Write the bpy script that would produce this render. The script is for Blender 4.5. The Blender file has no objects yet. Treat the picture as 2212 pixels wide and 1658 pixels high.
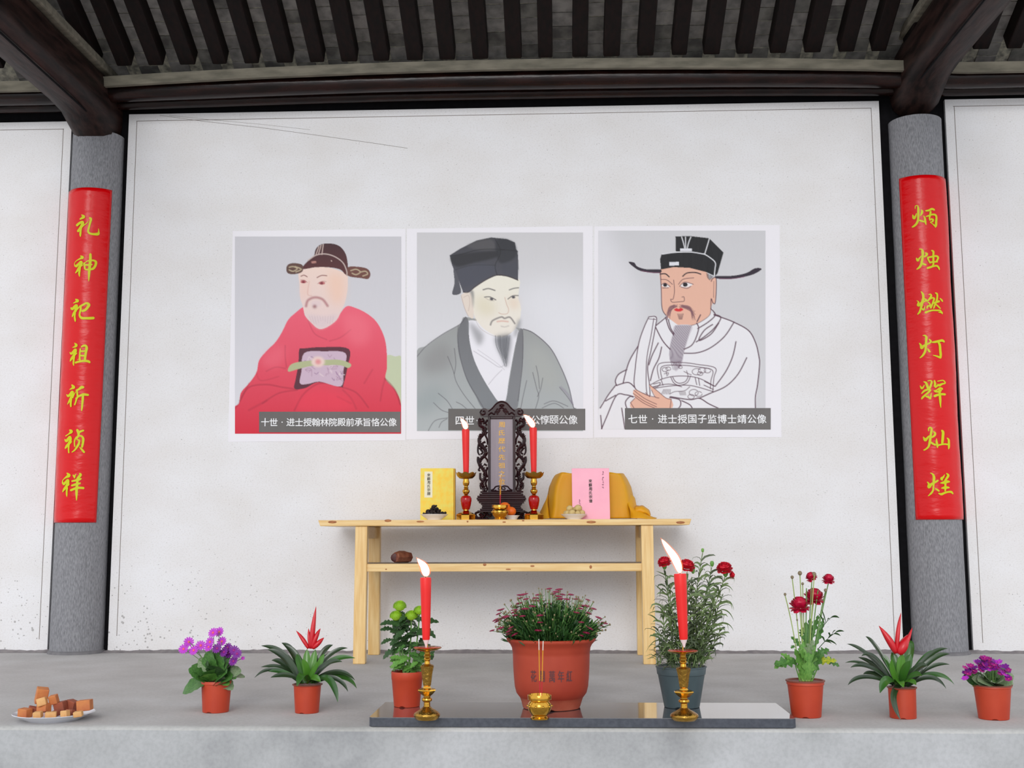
import bpy, math, random
import numpy as np
from mathutils import Vector, Matrix, Quaternion

PI = math.pi
scene = bpy.context.scene
COL = scene.collection

# ------------------------------------------------------------------ camera
FW, FH, FL = 2212, 1658, 2550.0
PITCH, YAW, ROLL = 0.1293, 0.0407, -0.0032
CAM = np.array([0.0, -7.2827, 0.6911])
_F = np.array([-math.sin(YAW)*math.cos(PITCH), math.cos(YAW)*math.cos(PITCH), math.sin(PITCH)])
_R0 = np.array([math.cos(YAW), math.sin(YAW), 0.0]); _U0 = np.cross(_R0, _F)
_R = _R0*math.cos(ROLL) + _U0*math.sin(ROLL); _U = -_R0*math.sin(ROLL) + _U0*math.cos(ROLL)
cd = bpy.data.cameras.new('camera'); cam = bpy.data.objects.new('camera', cd); COL.objects.link(cam)
cd.sensor_width = 36.0; cd.lens = FL/FW*36.0; cd.clip_start = 0.05; cd.clip_end = 200
cam.matrix_world = Matrix([[_R[0], _U[0], -_F[0], CAM[0]], [_R[1], _U[1], -_F[1], CAM[1]], [_R[2], _U[2], -_F[2], CAM[2]], [0, 0, 0, 1]])
scene.camera = cam

# ------------------------------------------------------------------ light
world = bpy.data.worlds.new('overcast_sky'); scene.world = world; world.use_nodes = True
bg = world.node_tree.nodes['Background']
bg.inputs[0].default_value = (0.93, 0.965, 1.02, 1); bg.inputs[1].default_value = 1.12
sd = bpy.data.lights.new('courtyard_daylight', 'SUN'); sd.energy = 1.0; sd.angle = math.radians(26); sd.color = (1.0, 0.985, 0.96)
so = bpy.data.objects.new('courtyard_daylight', sd); COL.objects.link(so)
so.location = (0, -9, 4)
so.rotation_euler = Vector((0.10, 1.0, -0.37)).to_track_quat('-Z', 'Y').to_euler()
scene.view_settings.view_transform = 'Standard'; scene.view_settings.look = 'None'
scene.view_settings.exposure = 0.08; scene.view_settings.gamma = 1.0; scene.view_settings.use_curve_mapping = False

# ------------------------------------------------------------------ helpers
def ray(px, py):
    d = _F + _R*((px-FW/2)/FL) - _U*((py-FH/2)/FL)
    return d
def at(px, py, Y):
    """point of the plane y=Y seen at this place of the photograph"""
    d = ray(px, py); t = (Y-CAM[1])/d[1]
    return Vector(CAM + d*t)
def flo(px, py, z=0.0):
    d = ray(px, py); t = (z-CAM[2])/d[2]
    return Vector(CAM + d*t)
def mpp(P):
    return float((np.array(P)-CAM) @ _F)/FL
def at_np(px, py, Y):
    d = _F[None, :] + _R[None, :]*((px-FW/2)/FL)[:, None] - _U[None, :]*((py-FH/2)/FL)[:, None]
    t = (Y-CAM[1])/d[:, 1]
    return CAM[None, :] + d*t[:, None]

def lin(c):
    r = []
    for v in c[:3]:
        v = v/255.0
        r.append(v/12.92 if v <= 0.04045 else ((v+0.055)/1.055)**2.4)
    return tuple(r)
MATS = {}
def mat(name, c, rough=0.6, metal=0.0, spec=0.5, c2=None, ns=8.0, stretch=(1, 1, 1), bump=0.0, bs=None, coat=0.0, trans=0.0, emit=None, es=0.0, contrast=(0.35, 0.65), detail=5.0, sss=0.0, bstretch=None, sheen=0.0):
    if name in MATS: return MATS[name]
    m = bpy.data.materials.new(name); m.use_nodes = True; nt = m.node_tree; p = nt.nodes['Principled BSDF']
    p.inputs['Base Color'].default_value = (*lin(c), 1)
    p.inputs['Roughness'].default_value = rough; p.inputs['Metallic'].default_value = metal
    p.inputs['Specular IOR Level'].default_value = spec
    p.inputs['Coat Weight'].default_value = coat; p.inputs['Coat Roughness'].default_value = 0.08
    p.inputs['Transmission Weight'].default_value = trans
    if sheen: p.inputs['Sheen Weight'].default_value = sheen
    if sss:
        p.inputs['Subsurface Weight'].default_value = sss; p.inputs['Subsurface Radius'].default_value = (0.02, 0.006, 0.004); p.inputs['Subsurface Scale'].default_value = 0.5
    if emit:
        p.inputs['Emission Color'].default_value = (*emit, 1); p.inputs['Emission Strength'].default_value = es
    if c2 or bump:
        tc = nt.nodes.new('ShaderNodeTexCoord')
        mp = nt.nodes.new('ShaderNodeMapping'); mp.inputs['Scale'].default_value = stretch
        nt.links.new(tc.outputs['Object'], mp.inputs['Vector'])
        nz = nt.nodes.new('ShaderNodeTexNoise'); nz.inputs['Scale'].default_value = ns; nz.inputs['Detail'].default_value = detail
        nt.links.new(mp.outputs['Vector'], nz.inputs['Vector'])
        if c2:
            rp = nt.nodes.new('ShaderNodeValToRGB')
            rp.color_ramp.elements[0].position = contrast[0]; rp.color_ramp.elements[1].position = contrast[1]
            rp.color_ramp.elements[0].color = (*lin(c), 1); rp.color_ramp.elements[1].color = (*lin(c2), 1)
            nt.links.new(nz.outputs['Fac'], rp.inputs['Fac']); nt.links.new(rp.outputs['Color'], p.inputs['Base Color'])
        if bump:
            b = nt.nodes.new('ShaderNodeBump'); b.inputs['Strength'].default_value = bump; b.inputs['Distance'].default_value = 0.01
            src = nz
            if bs or bstretch:
                src = nt.nodes.new('ShaderNodeTexNoise'); src.inputs['Scale'].default_value = bs or ns; src.inputs['Detail'].default_value = 4
                mp2 = nt.nodes.new('ShaderNodeMapping'); mp2.inputs['Scale'].default_value = bstretch or stretch
                nt.links.new(tc.outputs['Object'], mp2.inputs['Vector']); nt.links.new(mp2.outputs['Vector'], src.inputs['Vector'])
            nt.links.new(src.outputs['Fac'], b.inputs['Height']); nt.links.new(b.outputs['Normal'], p.inputs['Normal'])
    MATS[name] = m
    return m

class G:
    def __init__(s): s.v = []; s.f = []; s.m = []
    def add(s, vs, fs, mi=0):
        o = len(s.v); s.v.extend([tuple(p) for p in vs])
        for f in fs: s.f.append(tuple(i+o for i in f)); s.m.append(mi)
        return s
    def box(s, x0, x1, y0, y1, z0, z1, mi=0):
        vs = [(x, y, z) for x in (x0, x1) for y in (y0, y1) for z in (z0, z1)]
        return s.add(vs, [(0, 1, 3, 2), (4, 6, 7, 5), (0, 4, 5, 1), (2, 3, 7, 6), (0, 2, 6, 4), (1, 5, 7, 3)], mi)
    def hexa(s, p, mi=0):
        # p: 8 points, bottom ring 4 (ccw from above) then top ring 4
        return s.add(p, [(3, 2, 1, 0), (4, 5, 6, 7), (0, 1, 5, 4), (1, 2, 6, 5), (2, 3, 7, 6), (3, 0, 4, 7)], mi)
    def tube(s, pts, rads, n=8, mi=0, cap=True, sq=None):
        pts = [Vector(p) for p in pts]
        if not hasattr(rads, '__len__'): rads = [rads]*len(pts)
        up = None; rings = []
        for i, p in enumerate(pts):
            t = (pts[min(i+1, len(pts)-1)]-pts[max(i-1, 0)])
            if t.length < 1e-9: t = Vector((0, 0, 1))
            t.normalize()
            if up is None:
                up = Vector((0, 0, 1)) if abs(t.z) < 0.9 else Vector((1, 0, 0))
            a = t.cross(up)
            if a.length < 1e-6: a = t.cross(Vector((0, 1, 0)))
            a.normalize(); b = a.cross(t); up = b
            rings.append([p + a*(math.cos(2*PI*k/n)*rads[i]) + b*(math.sin(2*PI*k/n)*rads[i]*(sq or 1)) for k in range(n)])
        vs = [q for r in rings for q in r]; fs = []
        for i in range(len(pts)-1):
            for k in range(n):
                fs.append((i*n+k, i*n+(k+1) % n, (i+1)*n+(k+1) % n, (i+1)*n+k))
        if cap:
            fs.append(tuple(reversed(range(n)))); fs.append(tuple((len(pts)-1)*n+k for k in range(n)))
        return s.add(vs, fs, mi)
    def lathe(s, prof, c=(0, 0, 0), n=24, mi=0, lean=(0, 0), rot=0.0, wob=None):
        vs = []; fs = []
        for i, (r, z) in enumerate(prof):
            for k in range(n):
                a = 2*PI*k/n+rot
                rr, zz = r, z
                if wob: rr, zz = wob(i, r, z, a)
                vs.append((c[0]+rr*math.cos(a)+lean[0]*zz, c[1]+rr*math.sin(a)+lean[1]*zz, c[2]+zz))
        for i in range(len(prof)-1):
            for k in range(n):
                fs.append((i*n+k, i*n+(k+1) % n, (i+1)*n+(k+1) % n, (i+1)*n+k))
        if prof[0][0] > 1e-6: fs.append(tuple(reversed(range(n))))
        if prof[-1][0] > 1e-6: fs.append(tuple((len(prof)-1)*n+k for k in range(n)))
        return s.add(vs, fs, mi)
    def ball(s, c, rx, ry, rz, n=10, m=6, mi=0, jit=0, rnd=None):
        vs = []; fs = []
        for i in range(m+1):
            th = PI*i/m
            for k in range(n):
                a = 2*PI*k/n; q = 1+(rnd.uniform(-jit, jit) if rnd else 0)
                vs.append((c[0]+rx*math.sin(th)*math.cos(a)*q, c[1]+ry*math.sin(th)*math.sin(a)*q, c[2]-rz*math.cos(th)*q))
        for i in range(m):
            for k in range(n):
                fs.append((i*n+k, i*n+(k+1) % n, (i+1)*n+(k+1) % n, (i+1)*n+k))
        return s.add(vs, fs, mi)
    def strap(s, pts, widths, side, mi=0, fold=0.25, nrm=None):
        """leaf blade along pts; side = direction across; folded into a shallow channel"""
        pts = [Vector(p) for p in pts]; n = len(pts); vs = []; fs = []
        for i, p in enumerate(pts):
            t = (pts[min(i+1, n-1)]-pts[max(i-1, 0)]).normalized()
            a = side - t*side.dot(t)
            a = a.normalized() if a.length > 1e-6 else Vector((1, 0, 0))
            b = a.cross(t)
            if b.z < 0: b = -b
            w = widths[i]*0.5
            vs += [p-a*w+b*(w*fold), p - b*(w*fold*0.4), p+a*w+b*(w*fold)]
        for i in range(n-1):
            o = i*3
            fs += [(o, o+1, o+4, o+3), (o+1, o+2, o+5, o+4)]
        return s.add(vs, fs, mi)
    def prism(s, poly, y0, y1, mi=0):
        """poly: list of (x,z); extruded along y"""
        from mathutils.geometry import tessellate_polygon
        n = len(poly)
        vs = [(x, y0, z) for x, z in poly]+[(x, y1, z) for x, z in poly]
        tris = tessellate_polygon([[Vector((x, z, 0)) for x, z in poly]])
        fs = [tuple(t) for t in tris]+[tuple(i+n for i in reversed(t)) for t in tris]
        fs += [(i, (i+1) % n, n+(i+1) % n, n+i) for i in range(n)]
        return s.add(vs, fs, mi)

def wloc(o):
    v = Vector((0, 0, 0))
    while o is not None:
        v += o.location; o = o.parent
    return v
def link(name, data, parent=None, loc=None):
    o = bpy.data.objects.new(name, data); COL.objects.link(o)
    if parent is not None: o.parent = parent
    if loc is not None: o.location = Vector(loc) - (wloc(parent) if parent is not None else Vector((0, 0, 0)))
    return o
def mesh_of(name, g, mats, smooth=True, origin=(0, 0, 0), auto=None):
    me = bpy.data.meshes.new(name)
    o = Vector(origin)
    me.from_pydata([(v[0]-o.x, v[1]-o.y, v[2]-o.z) for v in g.v], [], g.f)
    for m in (mats if isinstance(mats, (list, tuple)) else [mats]): me.materials.append(m)
    me.polygons.foreach_set('material_index', g.m)
    me.polygons.foreach_set('use_smooth', [smooth]*len(g.f))
    me.update()
    import bmesh
    bm = bmesh.new(); bm.from_mesh(me); bmesh.ops.recalc_face_normals(bm, faces=bm.faces); bm.to_mesh(me); bm.free()
    if smooth and auto: me.set_sharp_from_angle(angle=math.radians(auto))
    return me
def obj(name, g, mats, parent=None, smooth=True, origin=None, auto=40, bevel=0, kind=None, subsurf=0):
    """one mesh object; vertices are given in world space"""
    if origin is None:
        if parent is not None: origin = wloc(parent)
        else:
            xs = [v[0] for v in g.v]; ys = [v[1] for v in g.v]; zs = [v[2] for v in g.v]
            origin = ((min(xs)+max(xs))/2, (min(ys)+max(ys))/2, min(zs))
    me = mesh_of(name, g, mats, smooth, origin, auto)
    o = link(name, me, parent, origin)
    if bevel:
        b = o.modifiers.new('bevel', 'BEVEL'); b.width = bevel; b.segments = 2; b.limit_method = 'ANGLE'; b.angle_limit = math.radians(50)
    if subsurf:
        b = o.modifiers.new('sub', 'SUBSURF'); b.levels = subsurf; b.render_levels = subsurf
    if kind: o['kind'] = kind
    return o
def tag(o, label, cat, group=None):
    o['label'] = label; o['category'] = cat
    if group: o['group'] = group
    return o
def thing(name, loc, label, cat, group=None):
    o = link(name, None, None, loc); o.empty_display_size = 0.05
    return tag(o, label, cat, group)
def structure(o):
    o['kind'] = 'structure'; return o
def catmull(pts, sub=6, closed=False):
    P = [np.array(p, float) for p in pts]; n = len(P); out = []
    if n < 3 and not closed:
        return [tuple(P[0]+(P[-1]-P[0])*k/sub) for k in range(sub+1)]
    rng = n if closed else n-1
    for i in range(rng):
        if closed: p0, p1, p2, p3 = P[(i-1) % n], P[i], P[(i+1) % n], P[(i+2) % n]
        else: p0, p1, p2, p3 = P[max(i-1, 0)], P[i], P[i+1], P[min(i+2, n-1)]
        for k in range(sub):
            t = k/sub
            out.append(tuple(0.5*((2*p1)+(-p0+p2)*t+(2*p0-5*p1+4*p2-p3)*t*t+(-p0+3*p1-3*p2+p3)*t**3)))
    if not closed: out.append(tuple(P[-1]))
    return out
def text_g(body, size, bold=0.0):
    """flat glyph outlines as a list of (x, y) verts and faces, centred"""
    c = bpy.data.curves.new('glyph', 'FONT'); c.body = body; c.size = size; c.offset = bold*size; c.align_x = 'CENTER'; c.align_y = 'CENTER'; c.resolution_u = 3
    o = bpy.data.objects.new('glyph', c); COL.objects.link(o)
    bpy.context.view_layer.update()
    me = bpy.data.meshes.new_from_object(o.evaluated_get(bpy.context.evaluated_depsgraph_get()))
    vs = [(v.co.x, v.co.y) for v in me.vertices]; fs = [tuple(p.vertices) for p in me.polygons]
    bpy.data.objects.remove(o); bpy.data.curves.remove(c); bpy.data.meshes.remove(me)
    if vs:
        cy = (min(v[1] for v in vs)+max(v[1] for v in vs))/2; cx = (min(v[0] for v in vs)+max(v[0] for v in vs))/2
        vs = [(x-cx, y-cy) for x, y in vs]
    return vs, fs
def lettering(chars, parent, m, name='lettering', bold=0.01):
    """chars: list of (char, centre world point, size_x, size_z); flat glyphs facing -y"""
    g = G()
    for ch, c, sx, sz in chars:
        vs, fs = text_g(ch, 1.0, 0.0)
        for k, (ox, oy) in enumerate([(-bold, 0), (bold, 0), (0, bold), (0, -bold)] if bold else [(0, 0)]):
            g.add([(c[0]+(x+ox)*sx, c[1]-k*0.00004, c[2]+(y+oy)*sz) for x, y in vs], fs)
    return obj(name, g, m, parent, smooth=False)

# ------------------------------------------------------------------ materials
def wood(name, c, c2, stretch, rough=0.5, **k):
    return mat(name, c, rough, c2=c2, ns=3.0, stretch=stretch, bump=0.15, **k)
M_dark = mat('dark_lacquered_timber', (14, 5, 4), 0.24, spec=0.3, c2=(38, 18, 14), ns=5, stretch=(1.2, 6, 6), bump=0.25)
M_darkY = mat('dark_tie_beam_timber', (16, 7, 6), 0.5, spec=0.2, c2=(50, 32, 28), ns=5, stretch=(6, 1.0, 6), bump=0.35)
M_rafter = mat('dark_rafter_timber', (9, 4, 3), 0.7, spec=0.2, c2=(22, 8, 6), ns=5, stretch=(8, 1, 8), bump=0.2)
M_pale = mat('weathered_pale_board', (92, 88, 76), 0.8, c2=(120, 114, 100), ns=6, stretch=(1, 4, 4), bump=0.1)
M_black = mat('black_painted_frame', (7, 6, 9), 0.8, spec=0.15, c2=(13, 12, 16), ns=30, bump=0.1)
M_tile = mat('grey_roof_brick', (118, 116, 114), 0.85, c2=(156, 152, 148), ns=14, bump=0.3)
M_tileb = mat('grey_roof_brick_stained', (92, 90, 88), 0.85, c2=(140, 138, 132), ns=9, bump=0.3)
M_mortar = mat('pale_roof_mortar', (225, 220, 200), 0.7, c2=(140, 136, 126), ns=26)
M_stone = mat('grey_granite_column', (118, 118, 122), 0.85, c2=(150, 150, 154), ns=170, stretch=(1, 1, 0.25), bump=0.35)

def plaster():
    m = bpy.data.materials.new('white_lime_plaster'); m.use_nodes = True; nt = m.node_tree; N = nt.nodes; L = nt.links; p = N['Principled BSDF']
    p.inputs['Roughness'].default_value = 0.9; p.inputs['Specular IOR Level'].default_value = 0.2
    geo = N.new('ShaderNodeNewGeometry')
    def noise(scale, st, detail=4):
        mp = N.new('ShaderNodeMapping'); mp.inputs['Scale'].default_value = st; L.new(geo.outputs['Position'], mp.inputs['Vector'])
        n = N.new('ShaderNodeTexNoise'); n.inputs['Scale'].default_value = scale; n.inputs['Detail'].default_value = detail; L.new(mp.outputs['Vector'], n.inputs['Vector']); return n.outputs['Fac']
    def ramp(src, a, b, ca, cb):
        r = N.new('ShaderNodeValToRGB'); r.color_ramp.elements[0].position = a; r.color_ramp.elements[1].position = b
        r.color_ramp.elements[0].color = ca; r.color_ramp.elements[1].color = cb; L.new(src, r.inputs['Fac']); return r.outputs['Color']
    base = ramp(noise(2.2, (1, 1, 1.6)), 0.3, 0.7, (*lin((229, 226, 225)), 1), (*lin((236, 235, 237)), 1))
    fine = ramp(noise(120, (0.8, 1, 1.2)), 0.25, 0.5, (*lin((226, 222, 217)), 1), (1, 1, 1, 1))
    mx = N.new('ShaderNodeMixRGB'); mx.blend_type = 'MULTIPLY'; mx.inputs[0].default_value = 0.5; L.new(base, mx.inputs[1]); L.new(fine, mx.inputs[2])
    # splashed grime: small spots, dense low down and towards the left of the bay
    sp = N.new('ShaderNodeTexVoronoi'); sp.inputs['Scale'].default_value = 34; L.new(geo.outputs['Position'], sp.inputs['Vector'])
    sx = N.new('ShaderNodeSeparateXYZ'); L.new(geo.outputs['Position'], sx.inputs[0])
    def mr(src, a, b, c, d):
        n = N.new('ShaderNodeMapRange'); n.inputs[1].default_value = a; n.inputs[2].default_value = b; n.inputs[3].default_value = c; n.inputs[4].default_value = d; L.new(src, n.inputs[0]); return n.outputs[0]
    zlow = mr(sx.outputs['Z'], 0.0, 0.65, 1, 0); xl = mr(sx.outputs['X'], -2.9, -1.3, 1.0, 0.12)
    mu = N.new('ShaderNodeMath'); mu.operation = 'MULTIPLY'; L.new(zlow, mu.inputs[0]); L.new(xl, mu.inputs[1])
    thr = mr(mu.outputs[0], 0, 1, 0.075, 0.27)
    n2 = noise(9, (1, 1, 1)); thr2 = N.new('ShaderNodeMath'); thr2.operation = 'MULTIPLY'; L.new(thr, thr2.inputs[0]); L.new(mr(n2, 0.35, 0.65, 0.35, 1.25), thr2.inputs[1])
    lt = N.new('ShaderNodeMath'); lt.operation = 'LESS_THAN'; L.new(sp.outputs['Distance'], lt.inputs[0]); L.new(thr2.outputs[0], lt.inputs[1])
    fm = N.new('ShaderNodeMath'); fm.operation = 'MULTIPLY'; fm.inputs[1].default_value = 0.5; L.new(lt.outputs[0], fm.inputs[0])
    m2 = N.new('ShaderNodeMixRGB'); L.new(fm.outputs[0], m2.inputs[0]); L.new(mx.outputs[0], m2.inputs[1]); m2.inputs[2].default_value = (*lin((105, 98, 94)), 1)
    L.new(m2.outputs[0], p.inputs['Base Color'])
    b = N.new('ShaderNodeBump'); b.inputs['Strength'].default_value = 0.10; b.inputs['Distance'].default_value = 0.006
    L.new(noise(22, (0.5, 1, 1.6)), b.inputs['Height']); L.new(b.outputs['Normal'], p.inputs['Normal'])
    return m
M_plaster = plaster()

def concrete(name, ca, cb, cc):
    m = bpy.data.materials.new(name); m.use_nodes = True; nt = m.node_tree; N = nt.nodes; L = nt.links; p = N['Principled BSDF']
    p.inputs['Roughness'].default_value = 0.85; p.inputs['Specular IOR Level'].default_value = 0.25
    geo = N.new('ShaderNodeNewGeometry')
    def noise(s, st=(1, 1, 1), d=6):
        mp = N.new('ShaderNodeMapping'); mp.inputs['Scale'].default_value = st; L.new(geo.outputs['Position'], mp.inputs['Vector'])
        n = N.new('ShaderNodeTexNoise'); n.inputs['Scale'].default_value = s; n.inputs['Detail'].default_value = d; L.new(mp.outputs['Vector'], n.inputs['Vector']); return n.outputs['Fac']
    r = N.new('ShaderNodeValToRGB'); e = r.color_ramp.elements; e[0].position = 0.3; e[1].position = 0.72
    e[0].color = (*lin(ca), 1); e[1].color = (*lin(cc), 1); k = e.new(0.5); k.color = (*lin(cb), 1)
    L.new(noise(3.0), r.inputs['Fac'])
    r2 = N.new('ShaderNodeValToRGB'); r2.color_ramp.elements[0].position = 0.3; r2.color_ramp.elements[0].color = (0.72, 0.72, 0.72, 1); r2.color_ramp.elements[1].position = 0.6; r2.color_ramp.elements[1].color = (1, 1, 1, 1)
    L.new(noise(70), r2.inputs['Fac'])
    mx = N.new('ShaderNodeMixRGB'); mx.blend_type = 'MULTIPLY'; mx.inputs[0].default_value = 0.4; L.new(r.outputs[0], mx.inputs[1]); L.new(r2.outputs[0], mx.inputs[2])
    L.new(mx.outputs[0], p.inputs['Base Color'])
    b = N.new('ShaderNodeBump'); b.inputs['Strength'].default_value = 0.25; b.inputs['Distance'].default_value = 0.008; L.new(noise(22), b.inputs['Height']); L.new(b.outputs['Normal'], p.inputs['Normal'])
    return m
M_floor = concrete('grey_cement_screed', (180, 177, 175), (189, 186, 184), (198, 196, 195))
M_face = concrete('cement_step_face', (146, 147, 149), (172, 173, 174), (186, 187, 189))
M_pine = mat('varnished_pine', (226, 184, 116), 0.42, c2=(240, 208, 148), ns=4, stretch=(1.0, 14, 14), bump=0.08, coat=0.25)
M_pineV = mat('varnished_pine_upright', (224, 180, 110), 0.42, c2=(240, 206, 144), ns=4, stretch=(14, 14, 1.0), bump=0.08, coat=0.25)
M_knot = mat('pine_knot', (150, 84, 38), 0.5, c2=(182, 116, 58), ns=40)
M_brass = mat('polished_brass', (206, 156, 62), 0.11, metal=1.0, bump=0.05, ns=60)
M_brassd = mat('aged_cast_brass', (176, 136, 62), 0.24, metal=1.0, bump=0.35, ns=90)
M_enamel = mat('red_enamel', (168, 6, 8), 0.1, spec=0.4, coat=0.1)
M_candle = mat('red_candle_wax', (238, 28, 24), 0.42, sss=0.0, c2=(228, 18, 18), ns=6)
M_candlefoot = mat('pale_candle_foot', (240, 228, 226), 0.4)
M_waxpool = mat('melted_red_wax', (200, 14, 22), 0.15, coat=0.5)
M_wick = mat('charred_wick', (40, 14, 10), 0.9)
M_terra = mat('terracotta_plastic', (190, 64, 32), 0.5, c2=(180, 56, 27), ns=10)
M_terrarim = mat('brown_pot_rim', (128, 66, 50), 0.55)
M_clay = mat('red_clay_pot', (178, 66, 40), 0.62, c2=(158, 50, 28), ns=5, bump=0.1)
M_teal = mat('dark_teal_plastic', (76, 92, 96), 0.45, c2=(66, 81, 85), ns=12)
M_soil = mat('dark_potting_soil', (46, 34, 26), 0.95, c2=(30, 22, 17), ns=60, bump=0.6)
M_granite = mat('polished_black_granite', (78, 79, 86), 0.05, spec=1.0, c2=(92, 93, 100), ns=140, coat=1.0)
M_granite.node_tree.nodes['Principled BSDF'].inputs['IOR'].default_value = 2.0
M_granedge = mat('sawn_granite_edge', (74, 78, 88), 0.35, c2=(60, 64, 74), ns=60)
M_porc = mat('white_porcelain', (240, 240, 244), 0.18, coat=0.4)
M_rose = mat('dark_rosewood', (46, 8, 14), 0.22, c2=(30, 4, 9), ns=10, coat=0.0, bump=0.03, spec=0.32)
M_rosepanel = mat('rosewood_panel_satin', (136, 121, 131), 0.30, c2=(126, 111, 121), ns=5, stretch=(8, 8, 1), coat=0.7)
M_gold = mat('gold_leaf_lettering', (226, 170, 40), 0.4, spec=0.5)
def leafm(name, c, c2, rough=0.5, ns=12):
    return mat(name, c, rough, c2=c2, ns=ns, bump=0.12)

# =================================================================== SETTING
xl, xr, ztop = -2.7844, 2.0372, 3.428
# floor = raised cement platform
YF = -2.8325
g = G()
NX = 90
def edge_y(x): return YF + 0.006*math.sin(x*3.1)+0.004*math.sin(x*11.0+1)
top, rim, bot = [], [], []
xs = [-5.0+10.0*i/NX for i in range(NX+1)]
vs = []; fs = []
for x in xs:
    e = edge_y(x)
    vs += [(x, 0.5, 0.0), (x, e+0.03, 0.0), (x, e+0.010, -0.004), (x, e, -0.014), (x, e, -0.8)]
for i in range(NX):
    for k in range(4):
        fs.append((i*5+k, i*5+k+1, (i+1)*5+k+1, (i+1)*5+k))
g.add(vs, fs)
for i in range(len(g.f)):
    if i % 4 >= 1: g.m[i] = 1
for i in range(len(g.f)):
    if i % 4 in (1, 2): g.m[i] = 2  # worn rim, its edge highlight painted in as a paler colour
fl = structure(obj('floor', g, [M_floor, M_face, concrete('worn_edge_highlight', (172, 171, 168), (188, 187, 184), (200, 199, 197))], origin=(0, 0, 0), auto=50))
g = G(); g.box(-14, 14, -18, YF-0.02, -0.85, -0.80)
structure(obj('floor_courtyard', g, mat('courtyard_paving', (168, 165, 160), 0.9, c2=(184, 181, 176), ns=3), origin=(0, 0, 0)))

# wall: dark backing with white plaster panels a little proud of it
g = G(); g.box(-5.0, 5.0, 0.025, 0.25, 0.0, 4.3)
wall = structure(obj('wall_back', g, M_black, origin=(0, 0, 0), smooth=False))
lp_t, lp_b = at(152, 262, 0), at(105, 1408, 0); rp_t, rp_b = at(2036, 215, 0), at(2108, 1406, 0)
M_line = mat('pencil_grey_line', (128, 118, 112), 0.9)
def panel(x0, x1, z1, lines):
    g = G(); g.box(x0, x1, 0.0, 0.03, 0.0, z1)
    p = obj('plaster_panel', g, M_plaster, wall, smooth=False)
    g = G()
    for (a, b, c, d) in lines: g.box(a, b, -0.0008, 0.0, c, d)
    obj('inset_line', g, M_line, p, smooth=False)
    return p
w = 0.0035
pc = panel(xl, xr, ztop, [(xl+0.052, xl+0.052+w, 0.10, ztop-0.045), (xr-0.052, xr-0.052+w, 0.06, ztop-0.045), (xl+0.05, xr-0.05, ztop-0.048, ztop-0.048+w)])
pl = panel(-5.0, (lp_t.x+lp_b.x)/2, lp_t.z+0.0, [((lp_t.x+lp_b.x)/2-0.055, (lp_t.x+lp_b.x)/2-0.055+w, 0.08, lp_t.z-0.05), (-5, (lp_t.x+lp_b.x)/2-0.05, lp_t.z-0.053, lp_t.z-0.053+w)])
pr = panel((rp_t.x+rp_b.x)/2, 5.0, rp_t.z, [((rp_t.x+rp_b.x)/2+0.055, (rp_t.x+rp_b.x)/2+0.055+w, 0.06, rp_t.z-0.045), ((rp_t.x+rp_b.x)/2+0.05, 5, rp_t.z-0.048, rp_t.z-0.048+w)])
# ragged mortar skirt where the screed meets the plaster
rnd = random.Random(3)
g = G(); vs = []; fs = []
n = 420
for i in range(n+1):
    x = -5+10*i/n
    h = 0.010+0.010*abs(math.sin(x*2.3)*math.sin(x*5.1+1))+rnd.uniform(0, 0.006)
    vs += [(x, -0.03-rnd.uniform(0, 0.012), 0.0005), (x, -0.006, h*0.8), (x, 0.0015, h)]
for i in range(n):
    for k in range(2): fs.append((i*3+k, (i+1)*3+k, (i+1)*3+k+1, i*3+k+1))
g.add(vs, fs)
structure(obj('baseboard_back', g, mat('grey_mortar_skirt', (140, 134, 134), 0.9, c2=(120, 114, 116), ns=20), origin=(0, 0, 0)))
# hairline cracks at the upper left of the middle panel
def thin_line(pts, r):
    g = G(); g.tube([at(x, y, -0.001) for x, y in pts], r, 4); return g
obj('hairline_crack', thin_line([(345, 249), (440, 262), (560, 275), (700, 294), (800, 308), (880, 320)], 0.0010), M_line, pc)
obj('hairline_crack', thin_line([(365, 249), (450, 258), (560, 268), (670, 280)], 0.0006), M_line, pc)

# ------------------------------------------------------------------ columns
CR = 0.160
cl = at(166, 1404, 0.0); cr = at(2031, 1404, 0.0)
def column(x, z1, label):
    g = G(); prof = []
    rr = random.Random(int(x*100))
    for i in range(29):
        prof.append((CR*(1.0+rr.uniform(-0.004, 0.004)), z1*i/28))
    g.lathe(prof, (x, 0, 0), 40)
    o = obj('stone_column', g, M_stone, None, origin=(x, 0, 0), auto=60)
    g = G(); g.lathe([(CR+0.012, 0), (CR+0.010, 0.012), (CR, 0.02)], (x, 0, 0), 40)
    obj('mortar_collar', g, mat('grey_mortar_collar', (128, 126, 128), 0.9, c2=(112, 110, 113), ns=25), o)
    return tag(o, label, 'column', 'stone columns against the wall')
ztl = at(214, 279, -CR).z; ztr = at(1972, 246, -CR).z
colL = column(cl.x, ztl, 'round grey stone column at the left of the photo, left banner on it')
colR = column(cr.x, ztr, 'round grey stone column at the right of the photo, right banner on it')

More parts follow.
